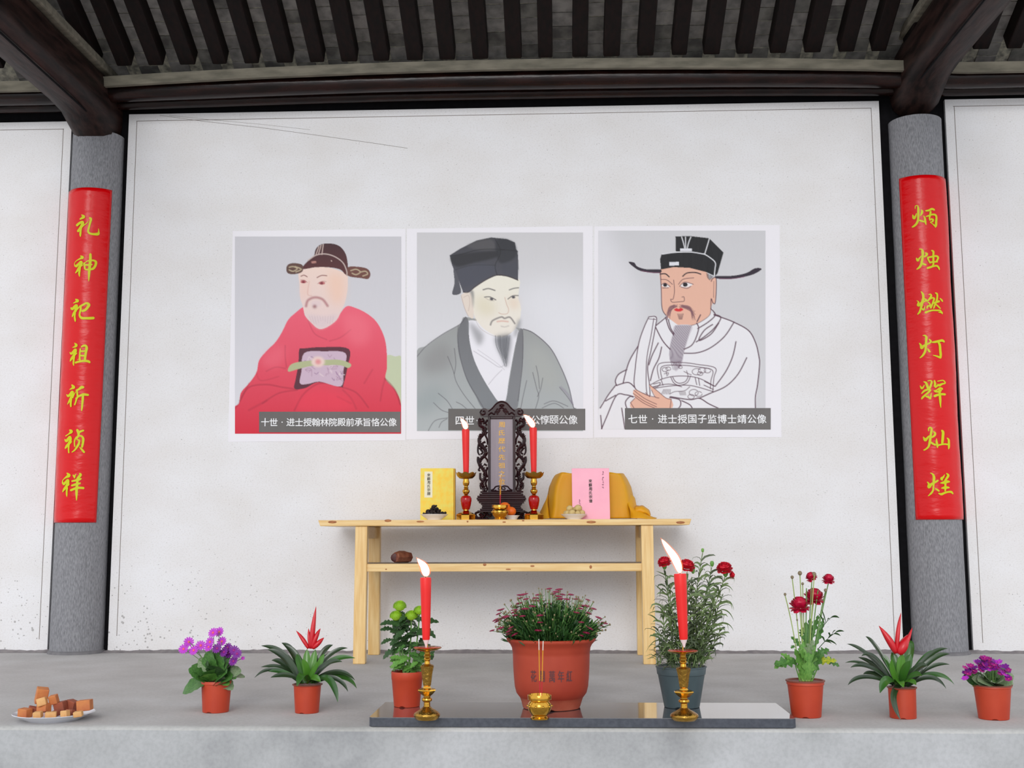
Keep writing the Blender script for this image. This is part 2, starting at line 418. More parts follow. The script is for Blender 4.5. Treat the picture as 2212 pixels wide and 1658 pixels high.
# ------------------------------------------------------------------ roof timbers
def beam_log(xc, zc, r, label, side):
    root = thing('tie_beam', (xc, 0, zc-r), label, 'beam', 'tie beams over the columns')
    g = G(); n = 24
    ys = [0.02, -0.10, -0.20, -0.32, -0.5, -0.9, -1.6, -2.6, -3.8, -5.0]
    rng = random.Random(int(abs(xc)*100)); vs = []; fs = []
    for j, y in enumerate(ys):
        sc = 1.0+0.03*math.sin(y*2)
        for k in range(n):
            a = 2*PI*k/n
            q = 1.0/((abs(math.cos(a))**4.5+abs(math.sin(a))**4.5)**(1/4.5))
            rr = r*q*0.90*sc
            z = zc+rr*math.sin(a)
            if j < 4 and math.sin(a) < 0:   # shaped end that dips down on to the column head
                z -= (0.13, 0.13, 0.08, 0.015)[j]*(-math.sin(a))
            vs.append((xc+rr*math.cos(a), y, z))
    for j in range(len(ys)-1):
        for k in range(n): fs.append((j*n+k, j*n+(k+1) % n, (j+1)*n+(k+1) % n, (j+1)*n+k))
    fs.append(tuple(range(n))); fs.append(tuple((len(ys)-1)*n+k for k in reversed(range(n))))
    g.add(vs, fs); obj('log', g, M_darkY, root, auto=60)
    g = G(); g.box(xc-r*0.97, xc+r*0.97, -5.0, -0.02, zc+r*0.83, zc+r*0.83+0.055)
    obj('cap_board', g, M_pale, root, smooth=False, bevel=0.01)
    g = G(); xx = xc-side*r*0.35
    g.tube([(xx, -0.35, zc-r*0.93), (xx+0.01, -1.5, zc-r*0.955), (xx-0.01, -3.0, zc-r*0.95)], 0.006, 5)
    obj('drying_crack', g, M_black, root)
    return root
beam_log(cl.x+0.0, 3.47, 0.158, 'dark heavy tie beam resting on the left stone column', -1)
beam_log(cr.x+0.0, 3.585, 0.160, 'dark heavy tie beam resting on the right stone column', 1)

def hlog(name, zf, y, r, m, label, sq=1.0, n=16, x0=-5.0, x1=5.0):
    g = G(); pts = [(x0+(x1-x0)*i/40, y, zf(x0+(x1-x0)*i/40)) for i in range(41)]
    g.tube(pts, [r*(1+0.03*math.sin(i*0.7)) for i in range(41)], n, sq=sq)
    return tag(obj(name, g, m, None, origin=(0, y, zf(0)-r*sq), auto=60), label, 'beam')
def bow(py_l, py_m, py_r, Y):
    a, b, c = at(300, py_l, Y), at(1150, py_m, Y), at(1900, py_r, Y)
    co = np.polyfit([a.x, b.x, c.x], [a.z, b.z, c.z], 2)
    def f(x):
        x = max(-3.2, min(2.5, x)); return float(np.polyval(co, x))
    return f
# pale board carrying the rafters, shiny round purlin, and the lower beam over the panels
YB = -0.30
zb = bow(171, 138, 140, YB)
g = G(); vs = []; fs = []; n = 40
for i in range(n+1):
    x = -5+10*i/n; z = zb(x)
    vs += [(x, YB, z-0.031), (x, YB-0.004, z+0.031), (x, YB+0.03, z+0.031), (x, YB+0.03, z-0.031)]
for i in range(n):
    for k in range(4): fs.append((i*4+k, i*4+(k+1) % 4, (i+1)*4+(k+1) % 4, (i+1)*4+k))
g.add(vs, fs)
tag(obj('eave_board', g, M_pale, None, origin=(0, YB, zb(0)-0.03), auto=30), 'pale grey board under the lower ends of the rafters', 'board')
hlog('purlin', bow(197, 171, 167, -0.18), -0.18, 0.064, M_dark, 'shiny dark round purlin below the pale board', x0=-5, x1=5)
hlog('wall_beam', bow(222, 199, 192, -0.06), -0.05, 0.040, M_dark, 'thin dark beam just above the white plaster panels')

# ------------------------------------------------------------------ ceiling: sloping rafters with grey bricks between
SL = math.tan(math.radians(25.0)); Z0 = at(1150, 131, YB).z + 0.005    # underside of rafters at YB
def roof_z(y): return Z0 + (YB-y)*SL
nrm = Vector((0, -math.sin(math.radians(25)), -math.cos(math.radians(25))))   # pointing down into the hall
# note: slope rises towards the viewer (negative y)
sdir = Vector((0, -math.cos(math.radians(25)), math.sin(math.radians(25))))
ndn = Vector((0, -math.sin(math.radians(25)), -math.cos(math.radians(25))))
RD = 0.085
g = G()
def slab_on_roof(g, x0, x1, s0, s1, n0, n1, mi=0):
    """box in roof coordinates: s along the slope from the eave board, n height above rafter underside"""
    o = Vector((0, YB, Z0)); up = -ndn
    P = lambda x, s_, n_: Vector((x, 0, 0)) + o + sdir*s_ + up*n_
    g.hexa([P(x0, s0, n0), P(x1, s0, n0), P(x1, s1, n0), P(x0, s1, n0), P(x0, s0, n1), P(x1, s0, n1), P(x1, s1, n1), P(x0, s1, n1)], mi)
slab_on_roof(g, -5, 5, -0.36, 5.2, RD+0.028, RD+0.09)
ceil = structure(obj('ceiling', g, M_mortar, origin=(0, YB, Z0), smooth=False))
pitch = (at(722+70.8*10, 128, YB).x-at(722, 128, YB).x)/10
X0 = at(722-35.4, 128, YB).x
rw = pitch*0.47
rnd = random.Random(8)
rp_mesh = None; tile_mesh = {}
for k in range(-10, 24):
    xc = X0+k*pitch+rnd.uniform(-0.006, 0.006)
    if xc < -4.1 or xc > 3.6: continue
    g = G(); w_ = rw*rnd.uniform(0.92, 1.06)
    slab_on_roof(g, xc-w_/2, xc+w_/2, 0.012, 5.0, 0.0, RD+0.03)
    obj('rafter', g, M_rafter, ceil, smooth=False, bevel=0.008)
TL = 0.105
cnt = 0
for k in range(-10, 24):
    xc = X0+(k+0.5)*pitch
    if xc < -3.7 or xc > 3.1: continue
    off = rnd.uniform(-0.03, 0.03)
    for r_ in range(10):
        s0 = -0.27+off+r_*TL
        g = G(); dn = rnd.uniform(0, 0.004)
        slab_on_roof(g, xc-pitch*0.30, xc+pitch*0.30, s0+0.0035+rnd.uniform(0, 0.003), s0+TL-0.0035, RD+0.024-dn, RD+0.0275)
        obj('roof_brick', g, M_tileb if rnd.random() < 0.3 else M_tile, ceil, smooth=False); cnt += 1
g = G()
slab_on_roof(g, -5, 5, 0.86, 5.0, RD+0.022, RD+0.0275)
o = obj('roof_brick_field', g, M_tileb, ceil, smooth=False); o['kind'] = 'stuff'

# =================================================================== BANNERS
M_banner = mat('glossy_red_banner', (218, 0, 8), 0.26, spec=0.35, coat=0.0, bump=0.45, bs=9, bstretch=(1, 1, 2.4), ns=9)
M_brush = mat('yellow_brush_lettering', (206, 206, 8), 0.4, spec=0.3)
def cyl_hit(px, py, cx, R):
    d = ray(px, py); ox, oy = CAM[0]-cx, CAM[1]
    a = d[0]**2+d[1]**2; b = 2*(ox*d[0]+oy*d[1]); c = ox*ox+oy*oy-R*R
    D = b*b-4*a*c
    if D < 0: t = -b/(2*a)
    else: t = (-b-math.sqrt(D))/(2*a)
    return Vector(CAM+d*t)
CH = {
'礼': [[(54,28,3),(63,36,14),(60,41,12),(47,48,6)],[(33,76,11),(45,66,11),(57,60,10),(60,66,12),(56,76,13),(48,90,12),(38,102,11)],[(52,88,9),(50,102,9),(49,115,9),(49,125,5)],[(55,82,9),(66,74,5),(78,66,4),(86,54,1.5)],[(90,42,8),(96,48,11),(92,66,9),(87,86,9),(84,103,9),(92,112,9),(110,115,10),(128,114,13),(131,104,6),(130,90,2)]],
'神': [[(60,36,5),(69,43,13),(62,47,9),(48,54,5),(38,62,3),(33,72,3),(36,82,8)],[(40,83,12),(52,72,10),(62,63,11),(64,70,12),(58,82,12),(50,96,11),(40,110,6),(37,113,3)],[(58,84,9),(56,100,9),(54,115,9),(56,128,4)],[(62,82,7),(70,78,3),(74,76,3)],[(76,68,9),(78,80,8),(80,95,8)],[(80,68,4),(90,60,5),(105,57,8),(120,57,8),(129,64,11),(127,78,11),(120,90,11),(112,95,10),(98,97,8),(82,97,7)],[(76,76,7),(95,77,8),(112,75,6)],[(104,28,11),(104,50,12),(102,75,13),(99,100,12),(98,120,10),(97,140,6),(97,150,2)]],
'祀': [[(48,33,5),(57,40,14),(50,45,8),(38,51,3)],[(28,72,8),(34,77,11),(45,66,12),(52,61,12),(52,72,13),(46,88,12),(38,100,9),(33,112,4)],[(46,95,8),(44,110,8),(46,125,8),(47,133,4)],[(54,78,9),(62,71,6),(70,62,6)],[(70,64,8),(82,58,9),(96,51,10),(108,58,13),(100,72,12),(90,82,11),(78,86,10)],[(71,64,9),(71,80,9),(67,95,8),(67,108,9),(76,117,11),(95,118,11),(115,118,12),(130,117,11)]],
'祖': [[(54,32,3),(61,41,13),(58,48,9),(45,52,3)],[(33,74,4),(40,80,10),(50,70,11),(58,63,13),(57,74,12),(50,90,12),(40,103,10),(34,114,4)],[(52,92,9),(50,110,8),(49,125,7),(51,133,3)],[(57,84,8),(66,77,2)],[(80,58,7),(78,75,7),(77,95,8),(78,110,8)],[(84,50,5),(92,45,9),(103,44,10),(108,54,12),(105,72,11),(102,90,11),(100,110,10)],[(80,68,8),(92,69,8),(100,67,7)],[(80,88,8),(92,89,8),(100,88,7)],[(58,120,9),(72,116,9),(95,112,10),(115,114,11),(122,119,9)],[(66,108,2),(76,103,4)]],
'祈': [[(52,33,6),(60,43,14),(54,48,9),(42,54,3)],[(29,76,4),(36,83,10),(46,74,11),(54,65,13),(55,75,13),(48,92,11),(40,107,8),(33,120,3)],[(50,95,9),(47,115,9),(48,130,7)],[(55,90,8),(62,78,4),(69,64,3)],[(104,44,11),(95,44,13),(85,52,9),(72,58,8)],[(75,60,8),(77,75,8),(78,88,9),(70,94,7)],[(74,92,9),(70,108,7),(65,122,7)],[(78,86,8),(90,81,9),(103,76,11),(118,77,10),(126,78,9)],[(102,74,10),(101,95,11),(99,120,9),(97,140,7),(96,150,3)]],
'祯': [[(53,38,7),(60,45,15),(50,55,6),(35,65,5)],[(31,80,5),(38,87,12),(46,78,11),(54,70,12),(56,82,12),(50,98,12),(40,110,11),(33,120,6)],[(49,105,8),(48,122,7),(49,140,6)],[(54,96,9),(62,90,4)],[(86,37,10),(92,48,13),(92,62,9),(84,80,5)],[(95,48,10),(105,43,9),(115,40,8)],[(84,68,5),(77,80,6),(74,95,6),(76,112,6)],[(88,66,7),(105,65,7),(113,76,11),(112,95,11),(108,115,9)],[(87,82,4),(95,84,7),(95,95,9),(88,110,10),(75,128,7),(63,137,4)],[(98,116,4),(108,126,9),(118,138,9)]],
'祥': [[(51,34,5),(60,44,15),(50,51,10),(40,58,5),(32,68,4),(32,80,8)],[(36,84,12),(46,74,10),(55,66,12),(55,78,13),(48,94,12),(38,107,10),(32,118,4)],[(52,98,9),(50,115,8),(50,130,7),(51,139,3)],[(57,88,8),(62,82,3)],[(78,43,5),(84,49,10),(85,57,4)],[(91,38,3),(87,48,6)],[(108,36,8),(112,42,12),(102,54,11),(95,64,9)],[(73,70,7),(88,67,9),(105,62,12),(115,59,6)],[(72,90,8),(85,86,10),(98,82,10),(111,79,7)],[(68,111,10),(82,105,10),(98,100,11),(115,100,10),(126,101,10)],[(98,66,10),(96,90,12),(94,110,12),(94,130,10),(94,155,4)]],
'炳': [[(35,42,4),(36,32,4),(42,28,4),(47,32,6),(49,45,10),(49,70,10),(48,92,10),(42,108,10),(32,119,9),(22,125,6)],[(24,70,4),(29,84,13),(36,78,9),(41,64,4)],[(62,48,4),(66,54,10),(64,64,10),(58,74,5)],[(55,95,8),(65,98,9),(74,101,7)],[(82,52,6),(96,50,9),(110,44,10),(121,48,8)],[(104,56,9),(102,70,9),(99,82,7)],[(73,75,4),(78,85,8),(80,100,10),(84,114,4)],[(84,78,5),(95,74,7),(110,69,8),(124,70,9),(130,80,9),(129,100,10),(128,118,10),(125,126,5)],[(124,120,8),(112,110,4),(102,103,4)],[(98,84,6),(102,94,8)],[(106,88,8),(115,93,9),(112,100,7),(102,103,3)]],
'烛': [[(43,37,4),(53,38,6),(58,48,12),(58,70,10),(55,90,11),(52,105,11),(44,118,10),(32,127,5)],[(30,77,5),(36,87,12),(42,80,8),(52,68,4)],[(70,54,7),(77,59,11),(72,67,9),(65,72,6)],[(58,102,8),(68,106,9),(73,107,7)],[(98,43,6),(106,48,9),(106,65,9),(106,85,9),(106,105,8),(102,113,8)],[(82,76,10),(84,85,7),(92,98,8)],[(80,74,6),(95,72,8),(112,68,8),(124,70,9),(127,78,9),(121,90,8),(118,93,6)],[(90,98,7),(105,94,8),(125,94,5)],[(79,122,9),(92,118,9),(108,113,8),(122,112,8),(130,120,8),(133,129,5)]],
'燃': [[(41,30,4),(49,42,10),(51,58,11),(47,75,12),(43,92,11),(39,108,9),(34,122,9),(25,132,4)],[(22,71,3),(29,76,6),(29,90,15),(36,86,10),(44,78,8)],[(57,62,6),(63,68,8),(57,74,6),(48,80,5)],[(44,106,6),(52,111,8),(57,100,4),(57,94,2)],[(75,44,4),(83,42,6),(86,50,9),(80,60,8),(72,70,7),(63,73,5)],[(80,64,5),(92,58,6),(99,62,9),(95,75,8),(90,90,8),(84,104,7)],[(72,78,6),(80,84,6),(78,92,6),(70,96,9),(67,105,6)],[(76,80,6),(82,88,6),(82,100,8)],[(104,36,5),(112,40,8),(113,55,8),(110,72,9),(104,85,8),(99,100,7),(96,106,4)],[(92,82,7),(108,78,9),(122,73,9)],[(108,88,6),(118,97,7),(127,106,5)],[(125,60,4),(132,67,8),(137,74,6)],[(60,124,10),(75,118,8),(92,114,7),(110,114,7),(125,115,8),(134,125,8),(136,130,4)],[(118,122,3),(130,124,6)]],
'灯': [[(39,30,4),(48,30,7),(54,38,11),(53,55,10),(52,75,11),(50,95,10),(44,110,10),(35,122,8),(25,130,4)],[(22,64,4),(29,72,9),(33,85,13),(42,76,10),(55,70,8),(68,64,7),(74,56,9),(67,47,6)],[(60,88,4),(64,96,9),(70,103,8)],[(80,60,6),(95,58,10),(112,54,10),(125,52,11),(134,58,8)],[(108,60,9),(114,72,11),(116,95,11),(118,115,11),(117,130,9)],[(115,128,9),(100,122,7),(84,118,3)]],
'辉': [[(26,47,3),(33,58,10),(40,54,7),(45,44,4)],[(42,29,4),(52,34,10),(58,48,12),(62,60,10)],[(60,26,4),(72,24,5),(78,30,9),(74,45,9),(68,58,10),(60,64,9),(45,70,9),(33,82,5)],[(72,66,10),(62,78,9),(48,90,9),(37,100,9),(33,107,5)],[(52,95,6),(64,98,10),(72,106,5),(74,95,6),(76,80,3)],[(90,24,7),(93,40,11),(90,50,7)],[(104,40,4),(112,45,11),(125,39,8),(138,36,6),(134,27,6),(125,23,5),(104,27,4)],[(94,54,8),(105,46,8)],[(88,70,5),(100,67,6),(115,58,9),(126,62,8)],[(92,73,7),(108,74,8),(120,68,9)],[(90,94,11),(105,88,11),(120,85,10),(138,86,10)],[(112,60,9),(114,85,11),(116,110,11),(117,130,7),(119,145,3)]],
'灿': [[(43,42,4),(44,30,6),(52,27,7),(57,36,10),(54,55,10),(51,75,11),(48,95,11),(43,112,9),(32,123,7),(22,128,6)],[(20,69,4),(28,82,14),(36,76,10),(45,66,7),(54,64,5)],[(65,45,5),(72,52,10),(70,62,10),(58,71,7)],[(52,92,8),(62,99,9),(74,105,8)],[(79,76,3),(79,90,9),(82,105,10),(83,117,5)],[(102,40,8),(108,48,12),(107,70,12),(105,92,11),(104,102,8)],[(82,108,8),(95,104,7),(115,101,7),(130,103,7)],[(126,74,5),(133,82,9),(134,100,10),(134,115,9),(132,123,4)]],
'烂': [[(41,23,3),(52,29,8),(57,42,12),(56,60,11),(55,80,8),(53,100,8),(46,112,9),(38,120,6),(31,126,3)],[(27,63,4),(34,72,9),(34,86,14),(45,74,12),(55,68,9),(70,60,9),(75,56,7)],[(63,93,5),(72,98,8),(80,104,7)],[(105,30,2),(98,42,9),(90,48,11),(94,54,8)],[(113,25,5),(121,34,11),(113,48,10),(105,60,8)],[(86,68,4),(100,66,12),(115,62,13),(127,62,6)],[(108,70,10),(108,85,9)],[(90,91,4),(104,89,12),(118,88,10),(126,89,5)],[(108,92,10),(107,104,6)],[(78,114,5),(90,118,10),(105,112,9),(120,108,8),(134,108,10),(142,116,6)]],
}
def banner(col, cx, chars, top_y, bot_y, edges, label):
    """chars: (char, crop x0, crop y0). edges: pixel x of the free edge at top and bottom, sign of the wrapped side"""
    fx_t, fx_b, side = edges
    R = CR+0.0045
    zt = cyl_hit((fx_t), top_y, cx, R).z; zb_ = cyl_hit(fx_b, bot_y, cx, R).z
    root = thing('couplet_banner', (cx, -R, zb_), label, 'banner', 'red couplet banners')
    pt = cyl_hit(fx_t, top_y+4, cx, R); pb = cyl_hit(fx_b, bot_y-4, cx, R)
    ang = lambda p: math.atan2(p.x-cx, -p.y)
    a_t, a_b = ang(pt), ang(pb)
    g = G(); nu, nv = 26, 80; vs = []; fs = []
    for j in range(nv+1):
        t = j/nv; z = zt+(zb_-zt)*t
        a0 = a_t+(a_b-a_t)*t; a1 = side*math.radians(97)
        for i in range(nu+1):
            u = i/nu; a = a0+(a1-a0)*u
            r = R+0.0005+0.010*max(0, u-0.72)/0.28*(0.5+0.5*math.sin(z*7.3+side))**1.0 + 0.0012*math.sin(z*38+u*9)*math.sin(u*PI)*(0.3+0.7*t)
            vs.append((cx+r*math.sin(a), -r*math.cos(a), z))
    for j in range(nv):
        for i in range(nu): fs.append((j*(nu+1)+i, j*(nu+1)+i+1, (j+1)*(nu+1)+i+1, (j+1)*(nu+1)+i))
    g.add(vs, fs); sh = obj('sheet', g, M_banner, root, auto=None)
    so_ = sh.modifiers.new('solid', 'SOLIDIFY'); so_.thickness = 0.0008; so_.offset = 0
    for ch, x0, y0 in chars:
        g = G()
        for st in CH[ch]:
            P = catmull(st, 5)
            L_, R_ = [], []
            for i, p in enumerate(P):
                q0 = P[max(i-1, 0)]; q1 = P[min(i+1, len(P)-1)]
                dx, dy = q1[0]-q0[0], q1[1]-q0[1]; l = math.hypot(dx, dy) or 1
                nx, ny = -dy/l, dx/l; hw = max(p[2], 1.0)*0.5
                L_.append((p[0]+nx*hw, p[1]+ny*hw)); R_.append((p[0]-nx*hw, p[1]-ny*hw))
            # rounded ends
            def cap(P0, P1, w):
                dx, dy = P0[0]-P1[0], P0[1]-P1[1]; l = math.hypot(dx, dy) or 1
                return (P0[0]+dx/l*w*0.42, P0[1]+dy/l*w*0.42)
            c0 = cap(P[0], P[1], P[0][2]); c1 = cap(P[-1], P[-2], P[-1][2])
            pts2 = [c0]+[q for pr_ in zip(L_, R_) for q in pr_]+[c1]
            wv = []
            for (x, y) in pts2:
                h = cyl_hit(x0+x*0.4825, y0+y*0.4825, cx, R+0.0035)
                wv.append(h)
            n = len(P); fs = [(0, 1, 2)]+[(1+2*i, 2+2*i, 4+2*i, 3+2*i) for i in range(n-1)]+[(2*n-1, 2*n, 2*n+1)]
            g.add(wv, fs)
        obj('brush_character', g, M_brush, root, smooth=False)
    return root
banner(colL, cl.x, [('礼',150,450),('神',145,535),('祀',140,630),('祖',135,725),('祈',130,815),('祯',125,910),('祥',120,1005)], 411, 1128, (242, 208, -1), 'glossy red paper banner with yellow brush characters on the left stone column')
banner(colR, cr.x, [('炳',1960,430),('烛',1965,520),('燃',1970,615),('灯',1975,710),('辉',1975,810),('灿',1985,910),('烂',1990,1010)], 386, 1122, (1942, 1978, 1), 'glossy red paper banner with yellow brush characters on the right stone column')

# =================================================================== PORTRAIT POSTERS
class Canvas:
    def __init__(s, ox, oy, x0, y0, x1, y1, step=4.5):
        s.ox, s.oy = ox, oy
        s.nx = int(round((x1-x0)/step))+1; s.ny = int(round((y1-y0)/step))+1
        s.xs = np.linspace(x0, x1, s.nx); s.ys = np.linspace(y0, y1, s.ny); s.step = step
        s.X, s.Y = np.meshgrid(s.xs, s.ys)
        s.c = np.zeros((s.ny, s.nx, 3))
    def L(s, c): return np.array(lin(c))
    def bbox(s, pts, pad):
        a = np.array(pts)
        i0 = max(0, np.searchsorted(s.xs, a[:, 0].min()-pad)-1); i1 = min(s.nx, np.searchsorted(s.xs, a[:, 0].max()+pad)+1)
        j0 = max(0, np.searchsorted(s.ys, a[:, 1].min()-pad)-1); j1 = min(s.ny, np.searchsorted(s.ys, a[:, 1].max()+pad)+1)
        return i0, i1, j0, j1
    def mask(s, pts, smooth=True, blur=0):
        P = np.array(catmull(pts, 5, True) if smooth else pts)
        pad = blur*3+6; i0, i1, j0, j1 = s.bbox(P, pad)
        acc = np.zeros((j1-j0, i1-i0))
        for dx in (-.25, .25):
            for dy in (-.25, .25):
                X = s.X[j0:j1, i0:i1]+dx*s.step; Y = s.Y[j0:j1, i0:i1]+dy*s.step
                ins = np.zeros(X.shape, bool)
                for k in range(len(P)):
                    xa, ya = P[k]; xb, yb = P[(k+1) % len(P)]
                    if ya == yb: continue
                    cond = ((ya > Y) != (yb > Y)) & (X < (xb-xa)*(Y-ya)/(yb-ya)+xa)
                    ins ^= cond
                acc += ins
        acc /= 4.0
        if blur:
            k = max(1, int(blur/s.step))
            for _ in range(3):
                for ax in (0, 1):
                    q = np.pad(acc, [(k, k) if a == ax else (0, 0) for a in (0, 1)], mode='edge')
                    cs = np.cumsum(q, axis=ax); cs = np.concatenate([np.zeros_like(np.take(cs, [0], ax)), cs], ax)
                    n = acc.shape[ax]
                    acc = (np.take(cs, range(2*k+1, 2*k+1+n), ax)-np.take(cs, range(0, n), ax))/(2*k+1)
        return acc, (i0, i1, j0, j1)
    def fill(s, pts, c, c2=None, alpha=1.0, smooth=True, blur=0):
        m, (i0, i1, j0, j1) = s.mask(pts, smooth, blur)
        col = s.L(c)[None, None, :]
        if c2 is not None:
            ys = s.Y[j0:j1, i0:i1]; a = np.array(pts)[:, 1]; t = np.clip((ys-a.min())/(a.max()-a.min()), 0, 1)[:, :, None]
            col = s.L(c)*(1-t)+s.L(c2)*t
        m = (m*alpha)[:, :, None]
        s.c[j0:j1, i0:i1] = s.c[j0:j1, i0:i1]*(1-m)+col*m
    def line(s, pts, w, c, alpha=1.0, smooth=True, soft=1.0):
        P = np.array(catmull(pts, 6) if smooth and len(pts) > 2 else pts)[:, :2]
        i0, i1, j0, j1 = s.bbox(P, w+8*soft); X = s.X[j0:j1, i0:i1]; Y = s.Y[j0:j1, i0:i1]
        if X.size == 0: return
        D = np.full(X.shape, 1e9)
        for k in range(len(P)-1):
            ax, ay = P[k]; bx, by = P[k+1]; dx, dy = bx-ax, by-ay; l2 = dx*dx+dy*dy or 1e-9
            t = np.clip(((X-ax)*dx+(Y-ay)*dy)/l2, 0, 1)
            D = np.minimum(D, np.hypot(X-ax-t*dx, Y-ay-t*dy))
        m = (np.clip((w/2-D)/(s.step*soft)+0.5, 0, 1)*alpha)[:, :, None]
        s.c[j0:j1, i0:i1] = s.c[j0:j1, i0:i1]*(1-m)+s.L(c)*m
    def dot(s, x, y, rx, ry, c, alpha=1.0, blur=0):
        s.fill([(x+rx*math.cos(a), y+ry*math.sin(a)) for a in [k*PI/6 for k in range(12)]], c, alpha=alpha, blur=blur)
    def build(s, parent, m, Y):
        px = s.ox+s.X.ravel()*420/1451; py = s.oy+s.Y.ravel()*480/1658
        co = at_np(px, py, Y)-np.array(wloc(parent))
        me = bpy.data.meshes.new('portrait_print'); nv = s.nx*s.ny; nf = (s.nx-1)*(s.ny-1)
        idx = np.arange(nv).reshape(s.ny, s.nx)
        q = np.stack([idx[:-1, :-1], idx[1:, :-1], idx[1:, 1:], idx[:-1, 1:]], -1).reshape(-1)
        me.vertices.add(nv); me.vertices.foreach_set('co', co.astype(np.float32).ravel())
        me.loops.add(nf*4); me.loops.foreach_set('vertex_index', q.astype(np.int32))
        me.polygons.add(nf); me.polygons.foreach_set('loop_start', np.arange(0, nf*4, 4, dtype=np.int32)); me.polygons.foreach_set('loop_total', np.full(nf, 4, np.int32))
        me.update(calc_edges=True)
        at_ = me.color_attributes.new('print', 'FLOAT_COLOR', 'POINT')
        rgba = np.ones((nv, 4), np.float32); rgba[:, :3] = np.clip(s.c.reshape(-1, 3), 0, 1)
        at_.data.foreach_set('color', rgba.ravel()); me.materials.append(m)
        return link('portrait_print', me, parent, wloc(parent))
def poster_mat():
    m = bpy.data.materials.new('printed_poster'); m.use_nodes = True; nt = m.node_tree; N = nt.nodes; L = nt.links; p = N['Principled BSDF']
    a = N.new('ShaderNodeAttribute'); a.attribute_name = 'print'; L.new(a.outputs['Color'], p.inputs['Base Color']); p.inputs['Roughness'].default_value = 0.55
    p.inputs['Specular IOR Level'].default_value = 0.3
    geo = N.new('ShaderNodeNewGeometry'); mp = N.new('ShaderNodeMapping'); mp.inputs['Rotation'].default_value = (0, 0.6, 0); mp.inputs['Scale'].default_value = (7, 1, 1.6); L.new(geo.outputs['Position'], mp.inputs['Vector'])
    n = N.new('ShaderNodeTexNoise'); n.inputs['Scale'].default_value = 2.2; n.inputs['Detail'].default_value = 3; L.new(mp.outputs['Vector'], n.inputs['Vector'])
    b = N.new('ShaderNodeBump'); b.inputs['Strength'].default_value = 0.35; b.inputs['Distance'].default_value = 0.012; L.new(n.outputs['Fac'], b.inputs['Height']); L.new(b.outputs['Normal'], p.inputs['Normal'])
    return m
M_print = poster_mat()
M_paper = mat('white_poster_paper', (238, 235, 240), 0.55, bump=0.25, ns=3, bs=5, bstretch=(2, 1, 1))
M_strip = mat('printed_grey_caption_strip', (92, 88, 86), 0.5, c2=(104, 100, 98), ns=3, bump=0.3, bs=4, bstretch=(5, 1, 1))
M_white = mat('printed_white_lettering', (240, 240, 242), 0.55)

def poster(corners, crop, strip, caption, paint, label, rect):
    P = [at(x, y, -0.0006) for x, y in corners]
    base = at((corners[0][0]+corners[1][0])/2, corners[2][1], -0.0006)
    root = thing('portrait_poster', base, label, 'poster', 'portrait posters on the wall')
    g = G(); g.hexa([P[3], P[2], P[2]-Vector((0, 0.0012, 0)), P[3]-Vector((0, 0.0012, 0)), P[0], P[1], P[1]-Vector((0, 0.0012, 0)), P[0]-Vector((0, 0.0012, 0))])
    obj('paper_sheet', g, M_paper, root, smooth=False)
    c = Canvas(crop[0], crop[1], *rect); paint(c); c.build(root, M_print, -0.0032)
    q = lambda x, y, Y: at(crop[0]+x*420/1451, crop[1]+y*480/1658, Y)
    a, b, d, e = q(strip[0], strip[1], -0.0042), q(strip[2], strip[1], -0.0042), q(strip[2], strip[3], -0.0042), q(strip[0], strip[3], -0.0042)
    g = G(); g.add([a, b, d, e], [(3, 2, 1, 0)]); st = obj('caption_strip', g, M_strip, root, smooth=False)
    chars = []
    for ch, x, y, size in caption:
        p = q(x, y, -0.0050); k = mpp(p)*420/1451*size
        chars.append((ch, p, k*1.06, k*1.06))
    for one in chars: lettering([one], st, M_white, 'caption_character', 0.012)
    return root

